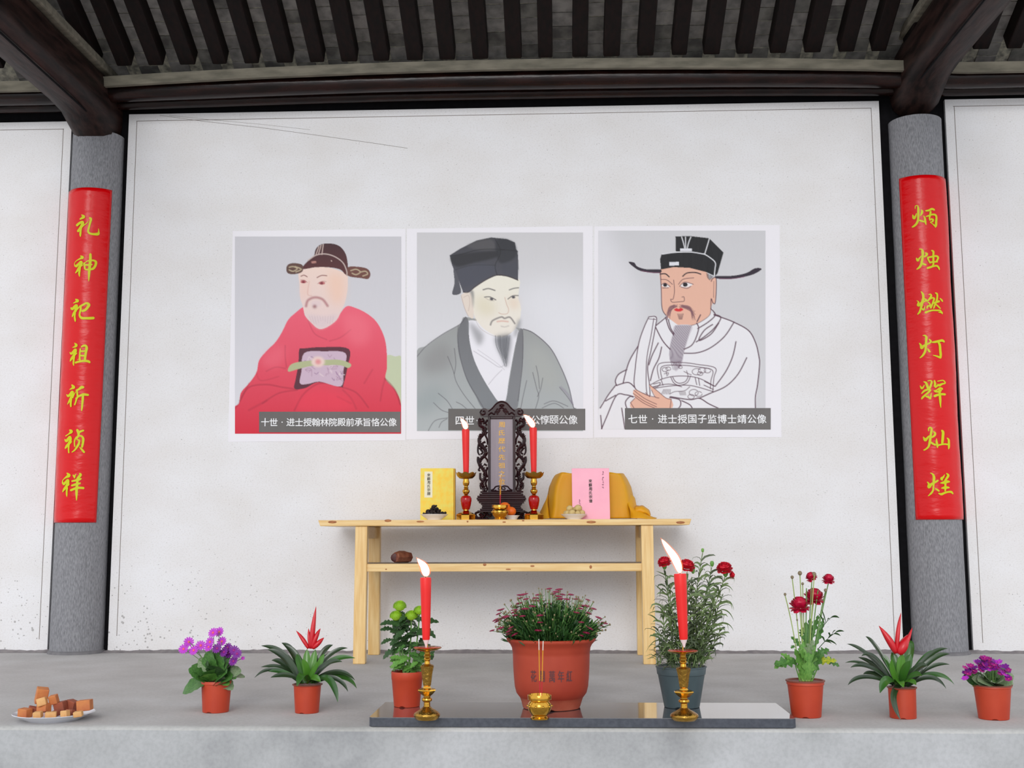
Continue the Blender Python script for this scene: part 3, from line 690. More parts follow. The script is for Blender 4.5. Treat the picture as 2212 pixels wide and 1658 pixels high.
def paint1(c):
    c.fill([(0, 0), (1500, 0), (1500, 1700), (0, 1700)], (204, 202, 207), (222, 220, 226), smooth=False)
    c.fill([(1225,1000),(1290,1000),(1345,1030),(1345,1370),(1280,1260),(1205,1150)], (196, 204, 172))
    robe = [(610,630),(540,680),(490,730),(450,810),(400,890),(330,960),(275,1030),(255,1120),(200,1200),(140,1270),(125,1350),(85,1395),(80,1590),(1345,1590),(1335,1360),(1290,1250),(1220,1170),(1230,1080),(1225,930),(1200,830),(1150,740),(1080,680),(1000,640),(930,625),(880,680),(840,740),(735,795),(660,740),(615,690)]
    c.fill(robe, (238, 98, 120), (212, 36, 60))
    dk = (158, 34, 58)
    for pts, w, a in [([(130,1330),(200,1230),(330,1210),(450,1230),(560,1245)], 10, .55), ([(300,1350),(420,1275),(560,1250)], 10, .5), ([(540,1400),(600,1290),(690,1215),(770,1198),(880,1225)], 12, .55), ([(880,1225),(1000,1270),(1090,1380)], 10, .5), ([(1215,1170),(1195,1240),(1180,1330)], 10, .4), ([(470,920),(470,1000),(480,1080)], 8, .45), ([(470,1090),(400,1080),(330,1110)], 8, .4), ([(255,1120),(290,1180),(420,1150)], 8, .3), ([(800,885),(880,860),(960,800)], 6, .4), ([(640,730),(690,830),(780,875)], 6, .4), ([(1330,1360),(1290,1250),(1215,1165)], 9, .8), ([(90,1395),(130,1340),(200,1200)], 6, .6), ([(1120,1100),(1060,1200)], 12, .3), ([(860,1300),(960,1350)], 14, .3), ([(200,1400),(330,1330)], 16, .3), ([(1000,1390),(960,1310),(900,1250)], 14, .3)]:
        c.line(pts, w, dk, a, soft=2.5)
    c.fill([(300,1010),(400,930),(470,940),(440,1060),(330,1080)], (246, 120, 138), alpha=.35, blur=25)
    c.fill([(900,700),(1020,690),(1100,760),(1080,900),(960,900)], (248, 125, 142), alpha=.4, blur=30)
    c.fill([(600,1290),(720,1240),(900,1290),(960,1390),(580,1400)], (240, 60, 84), alpha=.5, blur=25)
    face = [(582,350),(578,470),(582,560),(600,620),(618,690),(660,745),(735,797),(840,742),(890,660),(915,600),(935,500),(936,400),(920,380),(760,330)]
    c.fill(face, (240, 214, 202), (232, 208, 206))
    c.fill([(800,380),(900,400),(910,560),(840,620),(790,500)], (242, 198, 172), alpha=.6, blur=28)
    c.fill([(590,430),(640,440),(640,540),(595,560)], (242, 200, 184), alpha=.5, blur=18)
    c.fill([(640,690),(760,700),(860,690),(830,740),(735,790),(670,745)], (222, 202, 206), alpha=.8, blur=12)
    for k in range(10): c.line([(650+k*20, 700), (668+k*17, 745+14*math.sin(k))], 3, (190, 160, 165), .45)
    hat = [(592,348),(618,310),(660,270),(685,248),(698,200),(735,166),(800,157),(870,174),(918,228),(936,300),(938,392),(915,385),(880,352),(800,336),(700,335),(640,345)]
    c.fill(hat, (66, 36, 42), (92, 44, 46))
    c.fill([(598,318),(540,304),(492,314),(478,350),(492,381),(545,386),(598,366)], (98, 70, 62))
    c.fill([(938,336),(1000,330),(1078,344),(1106,382),(1090,421),(1036,416),(938,398)], (112, 70, 62))
    for pts in [[(500,335),(530,330),(560,345),(530,365),(500,355)], [(545,330),(590,350),(550,370)], [(960,360),(1000,350),(1030,370),(1000,390),(970,380)], [(1035,370),(1070,365),(1085,385),(1050,400)]]:
        c.line(pts, 9, (198, 180, 150), .8)
    c.line([(640,285),(700,245),(770,236),(840,256),(900,300),(928,360),(930,396)], 8, (196, 176, 170))
    for a, b in [((700,240),(722,180)), ((718,240),(738,170)), ((744,240),(754,165))]: c.line([a, b], 7, (200, 176, 168))
    c.fill([(665,290),(700,288),(702,304),(667,307)], (178, 126, 116), smooth=False); c.dot(815, 287, 5, 5, (200, 170, 160))
    c.line([(588,402),(610,394),(634,406)], 7, (150, 98, 94)); c.line([(708,412),(742,396),(780,398)], 7, (150, 98, 94))
    c.dot(606, 443, 22, 12, (190, 110, 112)); c.dot(606, 444, 10, 10, (140, 60, 70)); c.line([(585,430),(610,430),(636,448)], 4, (170, 110, 108), .8)
    c.dot(744, 453, 24, 12, (196, 116, 116)); c.dot(742, 454, 11, 10, (140, 60, 70)); c.line([(712,458),(745,440),(776,442)], 4, (170, 110, 108), .8)
    c.line([(650,440),(640,500),(640,540),(668,548)], 5, (214, 160, 146), .6, soft=2)
    c.line([(626,624),(640,582),(690,560),(748,574),(786,622)], 18, (176, 112, 118), .8, soft=3)
    c.dot(700, 606, 40, 26, (230, 206, 206), blur=6); c.dot(690, 628, 15, 14, (150, 92, 100), .9, blur=5)
    c.fill([(575,950),(610,940),(760,930),(945,945),(935,1080),(900,1226),(885,1226),(720,1192),(620,1236),(540,1240),(548,1170),(568,1060)], (92, 44, 58))
    c.fill([(612,976),(760,962),(920,976),(905,1100),(886,1222),(730,1188),(640,1205),(580,1200),(592,1110)], (206, 180, 198))
    r = random.Random(2)
    for k in range(26):
        x, y = r.uniform(620, 890), r.uniform(985, 1180)
        c.line([(x, y), (x+r.uniform(-30, 30), y+r.uniform(-25, 25)), (x+r.uniform(-40, 40), y+r.uniform(-10, 30))], 6, r.choice([(150, 110, 150), (228, 210, 215), (176, 140, 165)]), .7)
    c.fill([(492,1112),(520,1056),(640,1032),(760,1026),(880,1026),(960,1056),(942,1086),(880,1066),(760,1066),(660,1072),(560,1096)], (180, 184, 142))
    c.dot(715, 1040, 50, 40, (236, 208, 200), blur=6); c.dot(716, 1040, 22, 20, (228, 150, 152), blur=8)
def paint2(c):
    c.fill([(0, 0), (1500, 0), (1500, 1700), (0, 1700)], (206, 204, 206), (232, 232, 238), smooth=False)
    c.fill([(850,500),(1340,500),(1340,1300),(1250,1200),(1000,800)], (236, 236, 242), alpha=.5, blur=80)
    ln = (86, 82, 90)
    robe = [(90,1010),(180,918),(300,832),(430,757),(470,706),(700,760),(900,795),(980,828),(1100,935),(1180,1080),(1240,1230),(1272,1372),(1300,1400),(1310,1580),(80,1580)]
    c.fill(robe, (154, 155, 154), (180, 186, 188))
    c.fill([(150,1000),(300,900),(380,1000),(330,1100),(160,1120)], (138, 136, 136), alpha=.6, blur=40)
    c.fill([(120,1280),(260,1220),(320,1320),(200,1420),(110,1420)], (150, 160, 162), alpha=.6, blur=40)
    c.fill([(950,900),(1100,1000),(1180,1200),(1050,1250),(950,1100)], (174, 176, 172), alpha=.7, blur=40)
    c.fill([(480,735),(492,860),(520,990),(565,1105),(640,1232),(700,1325),(770,1325),(786,1210),(812,1060),(838,920),(860,800),(700,760)], (238, 236, 242))
    c.fill([(465,706),(492,742),(496,860),(522,990),(566,1100),(632,1220),(692,1310),(745,1400),(610,1400),(540,1290),(480,1180),(440,1060),(415,960),(408,850),(424,770)], (112, 112, 116), (132, 136, 140))
    c.fill([(890,795),(900,900),(896,1050),(880,1180),(850,1400),(765,1400),(786,1240),(812,1080),(842,920),(862,820)], (120, 120, 124), (136, 138, 142))
    c.line([(530,960),(640,1030),(720,1080),(760,1060)], 4, (190, 186, 194)); c.line([(740,1100),(690,1150),(640,1210)], 4, (190, 186, 194)); c.line([(560,950),(690,1040),(760,1100)], 4, (196, 192, 200), .8)
    face = [(505,520),(600,425),(700,390),(862,420),(868,500),(862,560),(882,640),(872,730),(835,800),(760,852),(690,845),(600,790),(540,710),(512,600)]
    c.fill(face, (236, 232, 218), (238, 230, 220))
    c.fill([(560,540),(680,600),(690,680),(600,700),(545,640)], (222, 212, 182), alpha=.6, blur=30)
    c.fill([(790,560),(860,570),(860,640),(800,640)], (232, 208, 186), alpha=.6, blur=20)
    c.fill([(436,545),(500,522),(522,600),(528,710),(492,700),(462,640)], (230, 216, 204)); c.line([(455,560),(490,545),(500,600),(490,660)], 4, (196, 174, 164), .8)
    c.line([(436,545),(462,640),(490,702)], 4, (180, 160, 156), .8)
    c.fill([(500,510),(530,520),(525,640),(515,560)], (120, 118, 120), alpha=.8, blur=8)
    hat = [(350,246),(430,195),(550,135),(660,112),(780,125),(838,150),(846,200),(858,215),(863,300),(860,432),(780,402),(700,395),(620,430),(540,482),(490,521),(450,520),(420,440),(388,370),(368,320)]
    c.fill(hat, (64, 64, 70), (82, 82, 92), smooth=False)
    for poly, col, a in [([(360,255),(520,225),(700,215),(700,260),(540,300),(400,330)], (36, 36, 40), .75), ([(480,170),(650,125),(690,200),(560,205)], (92, 90, 92), .6), ([(700,130),(830,150),(840,260),(720,300)], (40, 42, 48), .7), ([(420,360),(560,310),(690,330),(680,380),(520,460),(450,480)], (76, 78, 90), .7), ([(740,320),(850,300),(850,400),(760,390)], (70, 72, 82), .6)]:
        c.fill(poly, col, alpha=a, blur=7)
    c.line([(352,250),(430,240),(560,205),(700,200),(760,205)], 5, (28, 28, 32), .8); c.line([(690,125),(730,220),(690,320),(705,395)], 5, (30, 30, 34), .8); c.line([(700,215),(760,205),(858,215)], 5, (30, 30, 34), .7); c.line([(390,355),(520,320),(690,320)], 4, (34, 34, 40), .6)
    c.line([(450,520),(490,521),(540,482),(620,430),(700,395),(780,402),(860,432)], 6, (54, 36, 42))
    c.fill([(378,345),(402,380),(425,460),(432,528),(370,536),(386,450)], (88, 88, 96))
    c.line([(600,503),(640,494),(688,508)], 9, (108, 104, 104), .9); c.line([(795,504),(830,492),(864,488)], 8, (108, 104, 104), .9)
    c.line([(610,558),(650,556),(695,578)], 6, (70, 64, 70)); c.dot(664, 571, 15, 11, (120, 116, 118)); c.dot(664, 571, 6, 6, (60, 56, 62)); c.line([(620,566),(660,585),(695,580)], 3, (150, 130, 124), .7)
    c.line([(785,572),(820,548),(862,546)], 6, (70, 64, 70)); c.dot(826, 558, 14, 10, (120, 116, 118)); c.dot(826, 558, 6, 6, (60, 56, 62))
    c.line([(762,560),(775,610),(790,650),(780,680),(740,684),(716,674)], 5, (206, 170, 152), .8)
    c.line([(655,764),(672,732),(735,706),(760,716),(800,708),(836,754)], 11, (122, 114, 114), .9, soft=2)
    c.line([(705,740),(742,736),(785,740)], 10, (222, 178, 164), .9, soft=2); c.line([(735,775),(760,780),(790,772)], 7, (170, 160, 156), .6, soft=2)
    c.line([(540,720),(580,790),(660,840),(740,856),(810,820)], 4, (196, 184, 172), .7)
    c.fill([(690,860),(760,838),(805,840),(806,920),(792,1000),(776,1080),(745,1012),(708,940)], (108, 110, 116), alpha=.9, blur=14)
    r = random.Random(5)
    for k in range(26): x = r.uniform(690, 805); c.line([(x, 845), (745+(x-745)*.8, 930), (768+(x-745)*.15, r.uniform(1000, 1080))], 3, (96, 98, 104), .5)
    c.fill([(495,740),(560,790),(604,850),(570,920),(520,830)], (150, 150, 154), alpha=.8, blur=16)
    c.fill([(865,720),(882,740),(870,800),(840,860),(830,820)], (150, 150, 152), alpha=.8, blur=10)
    for pts in [[(335,1000),(375,1100),(400,1190),(460,1290),(545,1395)], [(385,940),(396,1050),(385,1130)], [(970,1120),(1000,1240),(1015,1300),(990,1392)], [(995,1070),(1012,1150),(1020,1240)], [(1045,1160),(1030,1240),(1005,1300)], [(1170,1230),(1220,1290),(1272,1362)], [(1055,1355),(1130,1332),(1232,1372)], [(1040,1385),(1130,1350),(1200,1385)], [(265,1275),(330,1330),(372,1395)], [(190,1555),(240,1480),(335,1458)], [(270,1530),(290,1490),(330,1465)], [(230,1345),(290,1400),(350,1420)], [(400,1340),(440,1360),(480,1395)], [(925,1180),(900,1290),(880,1390)], [(415,770),(410,860),(430,1010),(480,1170),(560,1310),(610,1395)], [(895,800),(898,900),(890,1100),(860,1330)]]:
        c.line(pts, 5, ln, .75)
    c.line([(900,795),(980,828),(1100,935),(1180,1080),(1240,1230),(1272,1372),(1290,1392)], 6, (74, 66, 80), .9)
    c.line([(105,1003),(180,918),(300,832),(430,757),(468,706)], 5, ln, .8)
    c.line([(1180,1230),(1230,1280),(1265,1350)], 16, (140, 130, 150), .5, soft=3)
def paint3(c):
    c.fill([(0, 0), (1500, 0), (1500, 1700), (0, 1700)], (206, 205, 208), (214, 213, 217), smooth=False)
    c.fill([(70,60),(140,60),(400,600),(300,1000),(70,1100)], (232, 230, 236), alpha=.6, blur=60)
    W = (234, 232, 236); K = (26, 26, 30); O = (84, 44, 66); SK = (232, 182, 160)
    c.fill([(580,706),(505,772),(380,912),(320,1020),(280,1100),(210,1150),(205,1210),(150,1290),(92,1375),(95,1560),(1250,1560),(1250,1385),(1268,1210),(1282,1050),(1255,900),(1200,806),(1090,745),(940,690),(920,640),(760,700)], W)
    c.fill([(540,350),(640,333),(760,338),(880,368),(905,425),(930,415),(958,424),(950,592),(932,602),(918,640),(908,692),(840,742),(770,770),(690,772),(640,742),(590,700),(555,640),(548,500)], SK)
    c.line([(540,352),(547,500),(553,640),(582,694)], 6, O); c.line([(918,640),(908,692),(845,740),(775,768),(690,770)], 5, O, .8)
    c.line([(920,440),(932,418),(958,425),(952,590),(934,602),(920,570),(918,640)], 6, O); c.line([(940,440),(938,560)], 4, O, .8)
    for k in range(9): c.line([(885+k*6, 380+k*3), (892+k*4, 432-abs(k-4)*5)], 4, (60, 50, 60), .8)
    c.fill([(653,105),(760,102),(906,118),(1012,226),(968,380),(950,402),(946,300),(866,235),(760,222),(655,216)], K, smooth=False)
    c.fill([(538,275),(548,240),(620,226),(760,221),(866,235),(952,300),(942,398),(880,370),(760,340),(640,334),(545,352)], K, smooth=False)
    for pts in [[(906,122),(892,170),(872,235)], [(866,235),(910,262),(950,300),(948,350),(943,395)], [(700,110),(712,150),(722,192)], [(728,110),(730,190)], [(768,110),(752,150),(742,192)], [(556,237),(650,224),(770,222),(870,238)]]:
        c.line(pts, 7, (222, 222, 226), smooth=len(pts) > 2)
    c.fill([(688,195),(775,195),(775,216),(688,216)], (224, 224, 230), smooth=False); c.fill([(608,297),(680,294),(680,320),(608,324)], (224, 224, 230), smooth=False)
    c.fill([(303,297),(345,300),(370,330),(440,350),(540,352),(540,376),(460,374),(390,362),(345,336)], (46, 36, 50)); c.fill([(958,400),(1080,398),(1180,378),(1248,342),(1297,348),(1240,386),(1150,410),(1060,422),(962,419)], (46, 36, 50))
    c.line([(400,362),(470,374),(540,376)], 4, (120, 50, 90)); c.line([(980,420),(1080,420),(1170,405)], 4, (120, 50, 90))
    c.line([(540,386),(578,384),(606,406)], 9, (50, 34, 44)); c.line([(708,402),(740,378),(800,374),(842,386)], 9, (50, 34, 44))
    c.fill([(550,472),(575,455),(612,478),(580,484)], (240, 232, 232)); c.fill([(690,476),(725,450),(782,462),(740,484)], (240, 232, 232))
    c.dot(576, 467, 15, 14, (36, 30, 36)); c.dot(726, 464, 18, 16, (36, 30, 36))
    for pts in [[(546,470),(575,452),(614,480)], [(684,478),(722,446),(786,462)], [(545,426),(590,430),(630,462)], [(676,462),(712,424),(790,414)], [(556,490),(600,488)], [(694,482),(740,492),(768,476)], [(640,430),(646,510),(636,570),(618,574),(624,592),(640,596),(690,592),(718,586),(716,556),(702,558)]]:
        c.line(pts, 4.5, O)
    r = random.Random(1)
    for k in range(34):
        t = k/33; x = 655-70*t; c.line([(660+r.uniform(-20, 10), 618+r.uniform(-4, 16)), (625-20*t, 640+r.uniform(-10, 20)), (585+30*(1-t)+r.uniform(-4, 4), 690+r.uniform(-30, 40))], 2.6, (130, 88, 96), .65)
        c.line([(700+r.uniform(-20, 20), 618+r.uniform(-4, 16)), (755+10*t, 640+r.uniform(-10, 20)), (785+r.uniform(-12, 20), 690+r.uniform(-30, 40))], 2.6, (130, 88, 96), .65)
    c.fill([(643,652),(662,640),(676,646),(692,638),(712,650),(692,664),(664,664)], (216, 44, 52))
    for k in range(10): c.line([(668+k*5, 682), (680+k*2.5, 722)], 3, (110, 76, 84), .8)
    c.fill([(650,770),(776,770),(756,850),(722,960),(700,1060),(655,1112),(638,1060),(608,1020),(610,920),(632,830)], (212, 206, 213))
    for k in range(20):
        t = k/19; x0 = 654+t*118
        c.line([(x0, 770), (634+t*112, 850), (612+t*104, 950), (616+t*84, 1030), (632+t*52, 1070+30*math.sin(k*2))], 3.4, (104, 84, 104), .8)
    L = [[(600,726),(618,790),(642,830)], [(582,716),(606,790),(640,840)], [(503,778),(556,880),(612,946)], [(585,706),(505,772)], [(918,645),(950,690),(900,742),(820,792)], [(945,686),(992,712),(942,790),(870,852),(808,892)], [(812,752),(826,792),(802,872),(770,920),(718,946)], [(976,752),(920,832),(840,880),(832,862),(872,802),(930,762)], [(1090,745),(1020,850),(920,932),(820,972),(718,976)], [(940,690),(1000,710),(1090,745),(1200,808),(1252,900),(1276,1000),(1281,1060),(1266,1210),(1250,1300),(1250,1385)], [(1105,890),(1080,1000),(1030,1110),(950,1222)], [(1185,1010),(1120,1132),(1030,1222),(910,1276),(830,1312)], [(380,914),(320,1012),(290,1090),(262,1200)], [(525,900),(480,990),(455,1062)], [(550,930),(530,1012),(490,1092),(466,1180)], [(290,1098),(230,1132),(205,1180),(214,1216)], [(214,1216),(300,1194),(350,1232)], [(208,1214),(150,1290),(92,1384)], [(340,1300),(280,1286),(212,1292),(140,1450),(102,1540)], [(132,1332),(206,1290)], [(95,1440),(104,1540)], [(252,1386),(262,1450),(276,1540)], [(290,1386),(280,1340),(312,1300),(336,1302)], [(610,1306),(682,1322),(692,1362),(672,1392)], [(615,1300),(760,1322),(832,1312),(900,1352),(972,1386)], [(700,1330),(760,1360),(780,1390)], [(840,690),(815,740)]]
    for p in L: c.line(p, 8.5, O, .95)
    # embroidered square and belt
    for p in [[(530,1165),(530,1056),(700,1046),(820,1060),(950,1086),(940,1160),(932,1262)], [(552,1165),(552,1076),(700,1066),(818,1078),(928,1102),(918,1180),(914,1240)], [(458,1216),(560,1166),(680,1146),(820,1160),(946,1222)], [(480,1242),(600,1222),(760,1216),(934,1262)], [(470,1230),(600,1206),(700,1226)], [(618,1152),(640,1196),(682,1216),(740,1196),(766,1146)], [(632,1152),(652,1186),(684,1200),(728,1186),(750,1146)], [(545,1170),(560,1214)], [(800,1158),(812,1210)], [(825,1162),(834,1216)], [(870,1186),(942,1222)], [(866,1214),(936,1246)], [(490,1206),(540,1196),(520,1226),(486,1230)]]:
        c.line(p, 6, O, .95)
    for x, y, rr in [(812,1114,34), (852,1104,28), (892,1106,24), (838,1128,20), (576,1098,22), (600,1092,18), (690,1080,14), (790,1270,34), (826,1280,26), (770,1300,24)]:
        c.line([(x+rr*math.cos(a), y+rr*.7*math.sin(a)) for a in [k*PI/5 for k in range(10)]], 5, O, .9)
    for k in range(6): c.line([(550+k*12, 1280), (566+k*10, 1246)], 5, O, .8); c.line([(680+k*9, 1262), (690+k*8, 1288)], 4, O, .8)
    for p in [[(716,1112),(752,1130),(772,1136)], [(736,1106),(746,1140)], [(570,1130),(600,1122),(596,1140)], [(584,1112),(590,1146)], [(610,1280),(650,1262),(720,1256),(760,1226)]]: c.line(p, 5, O, .9)
    hu = [(455,705),(510,708),(502,790),(472,950),(446,1080),(458,1200),(462,1292),(432,1284),(350,1232),(354,1080),(380,900),(420,780)]
    c.fill(hu, W); c.line(hu+[hu[0]], 7, O); c.line([(492,716),(470,850),(440,1010),(434,1200),(442,1284)], 6, O); c.line([(455,720),(505,724)], 5, O)
    c.fill([(460,1212),(520,1258),(580,1308),(622,1320),(612,1392),(345,1392),(318,1345),(350,1312),(338,1280),(340,1256),(362,1250),(440,1288),(500,1302),(474,1250)], SK)
    for p in [[(460,1212),(520,1258),(580,1308),(622,1320)], [(474,1250),(500,1300),(530,1310)], [(342,1252),(420,1312),(512,1356)], [(338,1276),(420,1332),(512,1376)], [(350,1300),(420,1350),(500,1386)], [(362,1250),(440,1288),(500,1302)], [(318,1345),(350,1312)], [(318,1345),(348,1392)], [(622,1320),(612,1390)], [(430,1270),(460,1300)]]:
        c.line(p, 5, (116, 62, 70), .95)
cap1 = [(ch, 320+i*63.4, 1490, 62) for i, ch in enumerate('十世·进士授翰林院殿前承旨恪公像')]
cap2 = [('四', 425, 1478, 68), ('世', 500, 1476, 68), ('·', 556, 1478, 68), ('国', 918, 1474, 68), ('公', 990, 1474, 68), ('惇', 1060, 1472, 68), ('颐', 1130, 1472, 68), ('公', 1200, 1472, 68), ('像', 1270, 1472, 68)]
cap3 = [(ch, 335+i*74.0, 1466, 68) for i, ch in enumerate('七世·进士授国子监博士靖公像')]
poster([(503, 499), (876, 494), (876, 951), (493, 954)], (480, 480), (275, 1412, 1330, 1566), cap1, paint1, 'poster of a seated bearded official in a red robe and brown winged hat', (95, 106, 1335, 1576))
poster([(879, 494), (1280, 488), (1281, 946), (878, 949)], (870, 480), (340, 1390, 1362, 1550), cap2, paint2, 'poster of a bearded scholar in a grey robe and black cloth cap', (106, 76, 1345, 1556))
poster([(1284, 489), (1684, 486), (1688, 944), (1283, 945)], (1270, 480), (276, 1385, 1364, 1545), cap3, paint3, 'poster of a line-drawn official holding a tablet, black hat with long side wings', (78, 62, 1325, 1543))

# =================================================================== ALTAR TABLE
YT0, YT1 = -0.64, -0.08          # front and back of the table top
tt = at(1090, 1121.5, YT0).z     # height of the table top
tb = at(1090, 1134.5, YT0).z
TX0, TX1 = at(687, 1126, YT0).x, at(1494, 1128, YT0).x
table = thing('altar_table', ((TX0+TX1)/2, (YT0+YT1)/2, 0), 'long plain pine altar table with one low shelf', 'table')
g = G()
g.hexa([(TX0+0.012, YT0, tb), (TX1-0.012, YT0, tb), (TX1-0.012, YT1, tb), (TX0+0.012, YT1, tb), (TX0, YT0, tt), (TX1, YT0, tt), (TX1, YT1, tt), (TX0, YT1, tt)])
top_o = obj('tabletop', g, M_pine, table, smooth=False, bevel=0.003)
lx = [(at(780, 1300, -0.60).x, -1), (at(1400, 1300, -0.60).x, 1)]
LW = 0.068
for x, sd_ in lx:
    for yf, splay in ((-0.60, -0.02), (-0.13, 0.02)):
        g = G(); h = LW/2; d = 0.028
        o = 0.0
        g.hexa([(x-h+o, yf-d+splay, 0), (x+h+o, yf-d+splay, 0), (x+h+o, yf+d+splay, 0), (x-h+o, yf+d+splay, 0), (x-h-o*0.4, yf-d, tb), (x+h-o*0.4, yf-d, tb), (x+h-o*0.4, yf+d, tb), (x-h-o*0.4, yf+d, tb)])
        lg = obj('leg', g, M_pineV, table, smooth=False, bevel=0.004)
    g = G(); zz = at(790, 1245, -0.5).z
    g.box(x-0.018, x+0.018, -0.58, -0.12, tb-0.07, tb-0.001); obj('side_rail', g, M_pine, table, smooth=False, bevel=0.003)
sh_t, sh_b = at(1090, 1216.5, -0.60).z, at(1090, 1233.5, -0.60).z
g = G(); g.box(lx[0][0]+LW/2-0.012, lx[1][0]-LW/2+0.012, -0.618, -0.580, sh_b, sh_t)
rail = obj('shelf_rail', g, M_pine, table, smooth=False, bevel=0.003)
g = G(); g.box(lx[0][0]-0.03, lx[1][0]+0.03, -0.58, -0.155, sh_t-0.018, sh_t-0.001)
obj('shelf_board', g, mat('grey_pine_shelf', (140, 130, 122), 0.6, c2=(156, 145, 134), ns=4, stretch=(1, 12, 12)), table, smooth=False)  # shelf board coloured greyer than the other pine
# knots in the boards
rnd = random.Random(4)
kn = G()
for (px, py, Y, rx, rz) in [(1089, 1127, YT0, 4, 1.6), (1010, 1126, YT0, 2, 2), (838, 1124, YT0, 8, 3), (718, 1127, YT0, 10, 3), (908, 1126, YT0, 9, 2), (1277, 1127, YT0, 11, 3), (1130, 1124, YT0, 3, 1.5), (1470, 1128, YT0, 10, 3)]:
    kn = G(); p = at(px, py, Y-0.0002); kn.ball(p, rx*mpp(p), 0.0006, rz*mpp(p), 10, 4)
    obj('knot', kn, M_knot, top_o)
for (px, py, rx, rz) in [(1047, 1219, 4, 3), (1098, 1229, 6, 1.6), (834, 1229, 2, 1.5), (1276, 1224, 3, 4), (1150, 1222, 5, 2)]:
    kn = G(); p = at(px, py, -0.6182); kn.ball(p, rx*mpp(p), 0.0006, rz*mpp(p), 10, 4)
    obj('knot', kn, M_knot, rail)

# ------------------------------------------------------------------ spirit tablet
YS = -0.24
def Tq(cx, cy, Y=YS): return at(1020+cx/6.254, 860+cy/6.254, Y)
def TX(cx): return Tq(cx, 700).x
zS = lambda cy: tt + (1618-cy)/6.254*mpp(Tq(400, 900))
kS = mpp(Tq(400, 900))/6.254; xS = Tq(400, 900).x
X = lambda cx: xS+(cx-400)*kS
tab = thing('spirit_tablet', (xS, YS, tt), 'carved dark rosewood spirit tablet standing at the middle of the altar table', 'tablet')
# stepped base mouldings
tiers = [(1240, 1262, 262), (1262, 1290, 292), (1290, 1316, 318), (1316, 1346, 328), (1346, 1366, 318), (1366, 1392, 300), (1392, 1416, 272), (1416, 1440, 256), (1440, 1462, 262), (1462, 1486, 284), (1486, 1512, 318)]
for a, b, h in tiers:
    g = G(); d = 0.045+h*0.00012
    g.box(X(400-h), X(400+h), YS-d, YS+d*0.8, zS(b)+0.0006, zS(a))
    obj('base_moulding', g, M_rose, tab, smooth=False, bevel=0.0028)
def tubepoly(g, pts, r, y=YS, n=8, sq=None):
    P = catmull(pts, 5); rmx = max(r) if hasattr(r, '__len__') else r; g.tube([(X(p[0]), y, max(zS(p[1]), tt+rmx+0.002)) for p in P], r if not hasattr(r, '__len__') else [r[0]+(r[1]-r[0])*i/(len(P)-1) for i in range(len(P))], n)
# scroll feet
for s_ in (-1, 1):
    g = G(); m_ = lambda pts: [(400+s_*(x-400), y) for x, y in pts]
    for yy in (YS-0.055, YS-0.03):
        tubepoly(g, m_([(700, 1505), (745, 1520), (740, 1560), (700, 1585), (660, 1560), (672, 1535), (700, 1545)]), 0.006, yy)
        tubepoly(g, m_([(640, 1505), (620, 1540), (650, 1580), (640, 1610), (600, 1600), (605, 1575)]), 0.005, yy)
        tubepoly(g, m_([(745, 1540), (735, 1590), (700, 1612), (640, 1612), (580, 1612)]), 0.0055, yy)
        tubepoly(g, m_([(600, 1510), (590, 1540), (560, 1560), (540, 1530)]), 0.0045, yy)
    obj('scroll_foot', g, M_rose, tab)
g = G(); g.box(X(100), X(700), YS+0.0, YS+0.045, tt+0.0015, zS(1514)); obj('back_board', g, M_rose, tab, smooth=False, bevel=0.002)
# frame round the inscription
fr = [(215, 250, 220, 1242), (552, 587, 220, 1242)]
for a, b, c_, d_ in fr:
    g = G(); g.box(X(a), X(b), YS-0.026, YS+0.02, zS(d_), zS(c_)); obj('frame_post', g, M_rose, tab, smooth=False, bevel=0.003)
g = G(); g.box(X(250), X(552), YS-0.026, YS+0.02, zS(252), zS(218)); obj('frame_head', g, M_rose, tab, smooth=False, bevel=0.003)
g = G(); g.box(X(246), X(556), YS-0.014, YS+0.012, zS(1240), zS(250)); obj('inscription_panel', g, M_rosepanel, tab, smooth=False)
chars = [(ch, (X(402), YS-0.0150, zS(330+i*110)), kS*96, kS*80) for i, ch in enumerate('周氏歷代先祖之位')]
lettering(chars, tab, M_gold, 'gilt_lettering', 0.012)
# fretwork apron at the foot of the panel
g = G()
for s_ in (-1, 1):
    m_ = lambda pts: [(400+s_*(x-400), y) for x, y in pts]
    tubepoly(g, m_([(545, 1215), (505, 1195), (480, 1165), (430, 1158), (400, 1170)]), (0.004, 0.0035), YS-0.018)
    tubepoly(g, m_([(400, 1172), (408, 1200), (440, 1205), (445, 1185), (425, 1178)]), 0.0028, YS-0.018)
    tubepoly(g, m_([(545, 1232), (470, 1228), (400, 1230)]), 0.0045, YS-0.018)
    tubepoly(g, m_([(530, 1215), (500, 1222), (470, 1215)]), 0.005, YS-0.018)
obj('fretwork_apron', g, M_rose, tab)
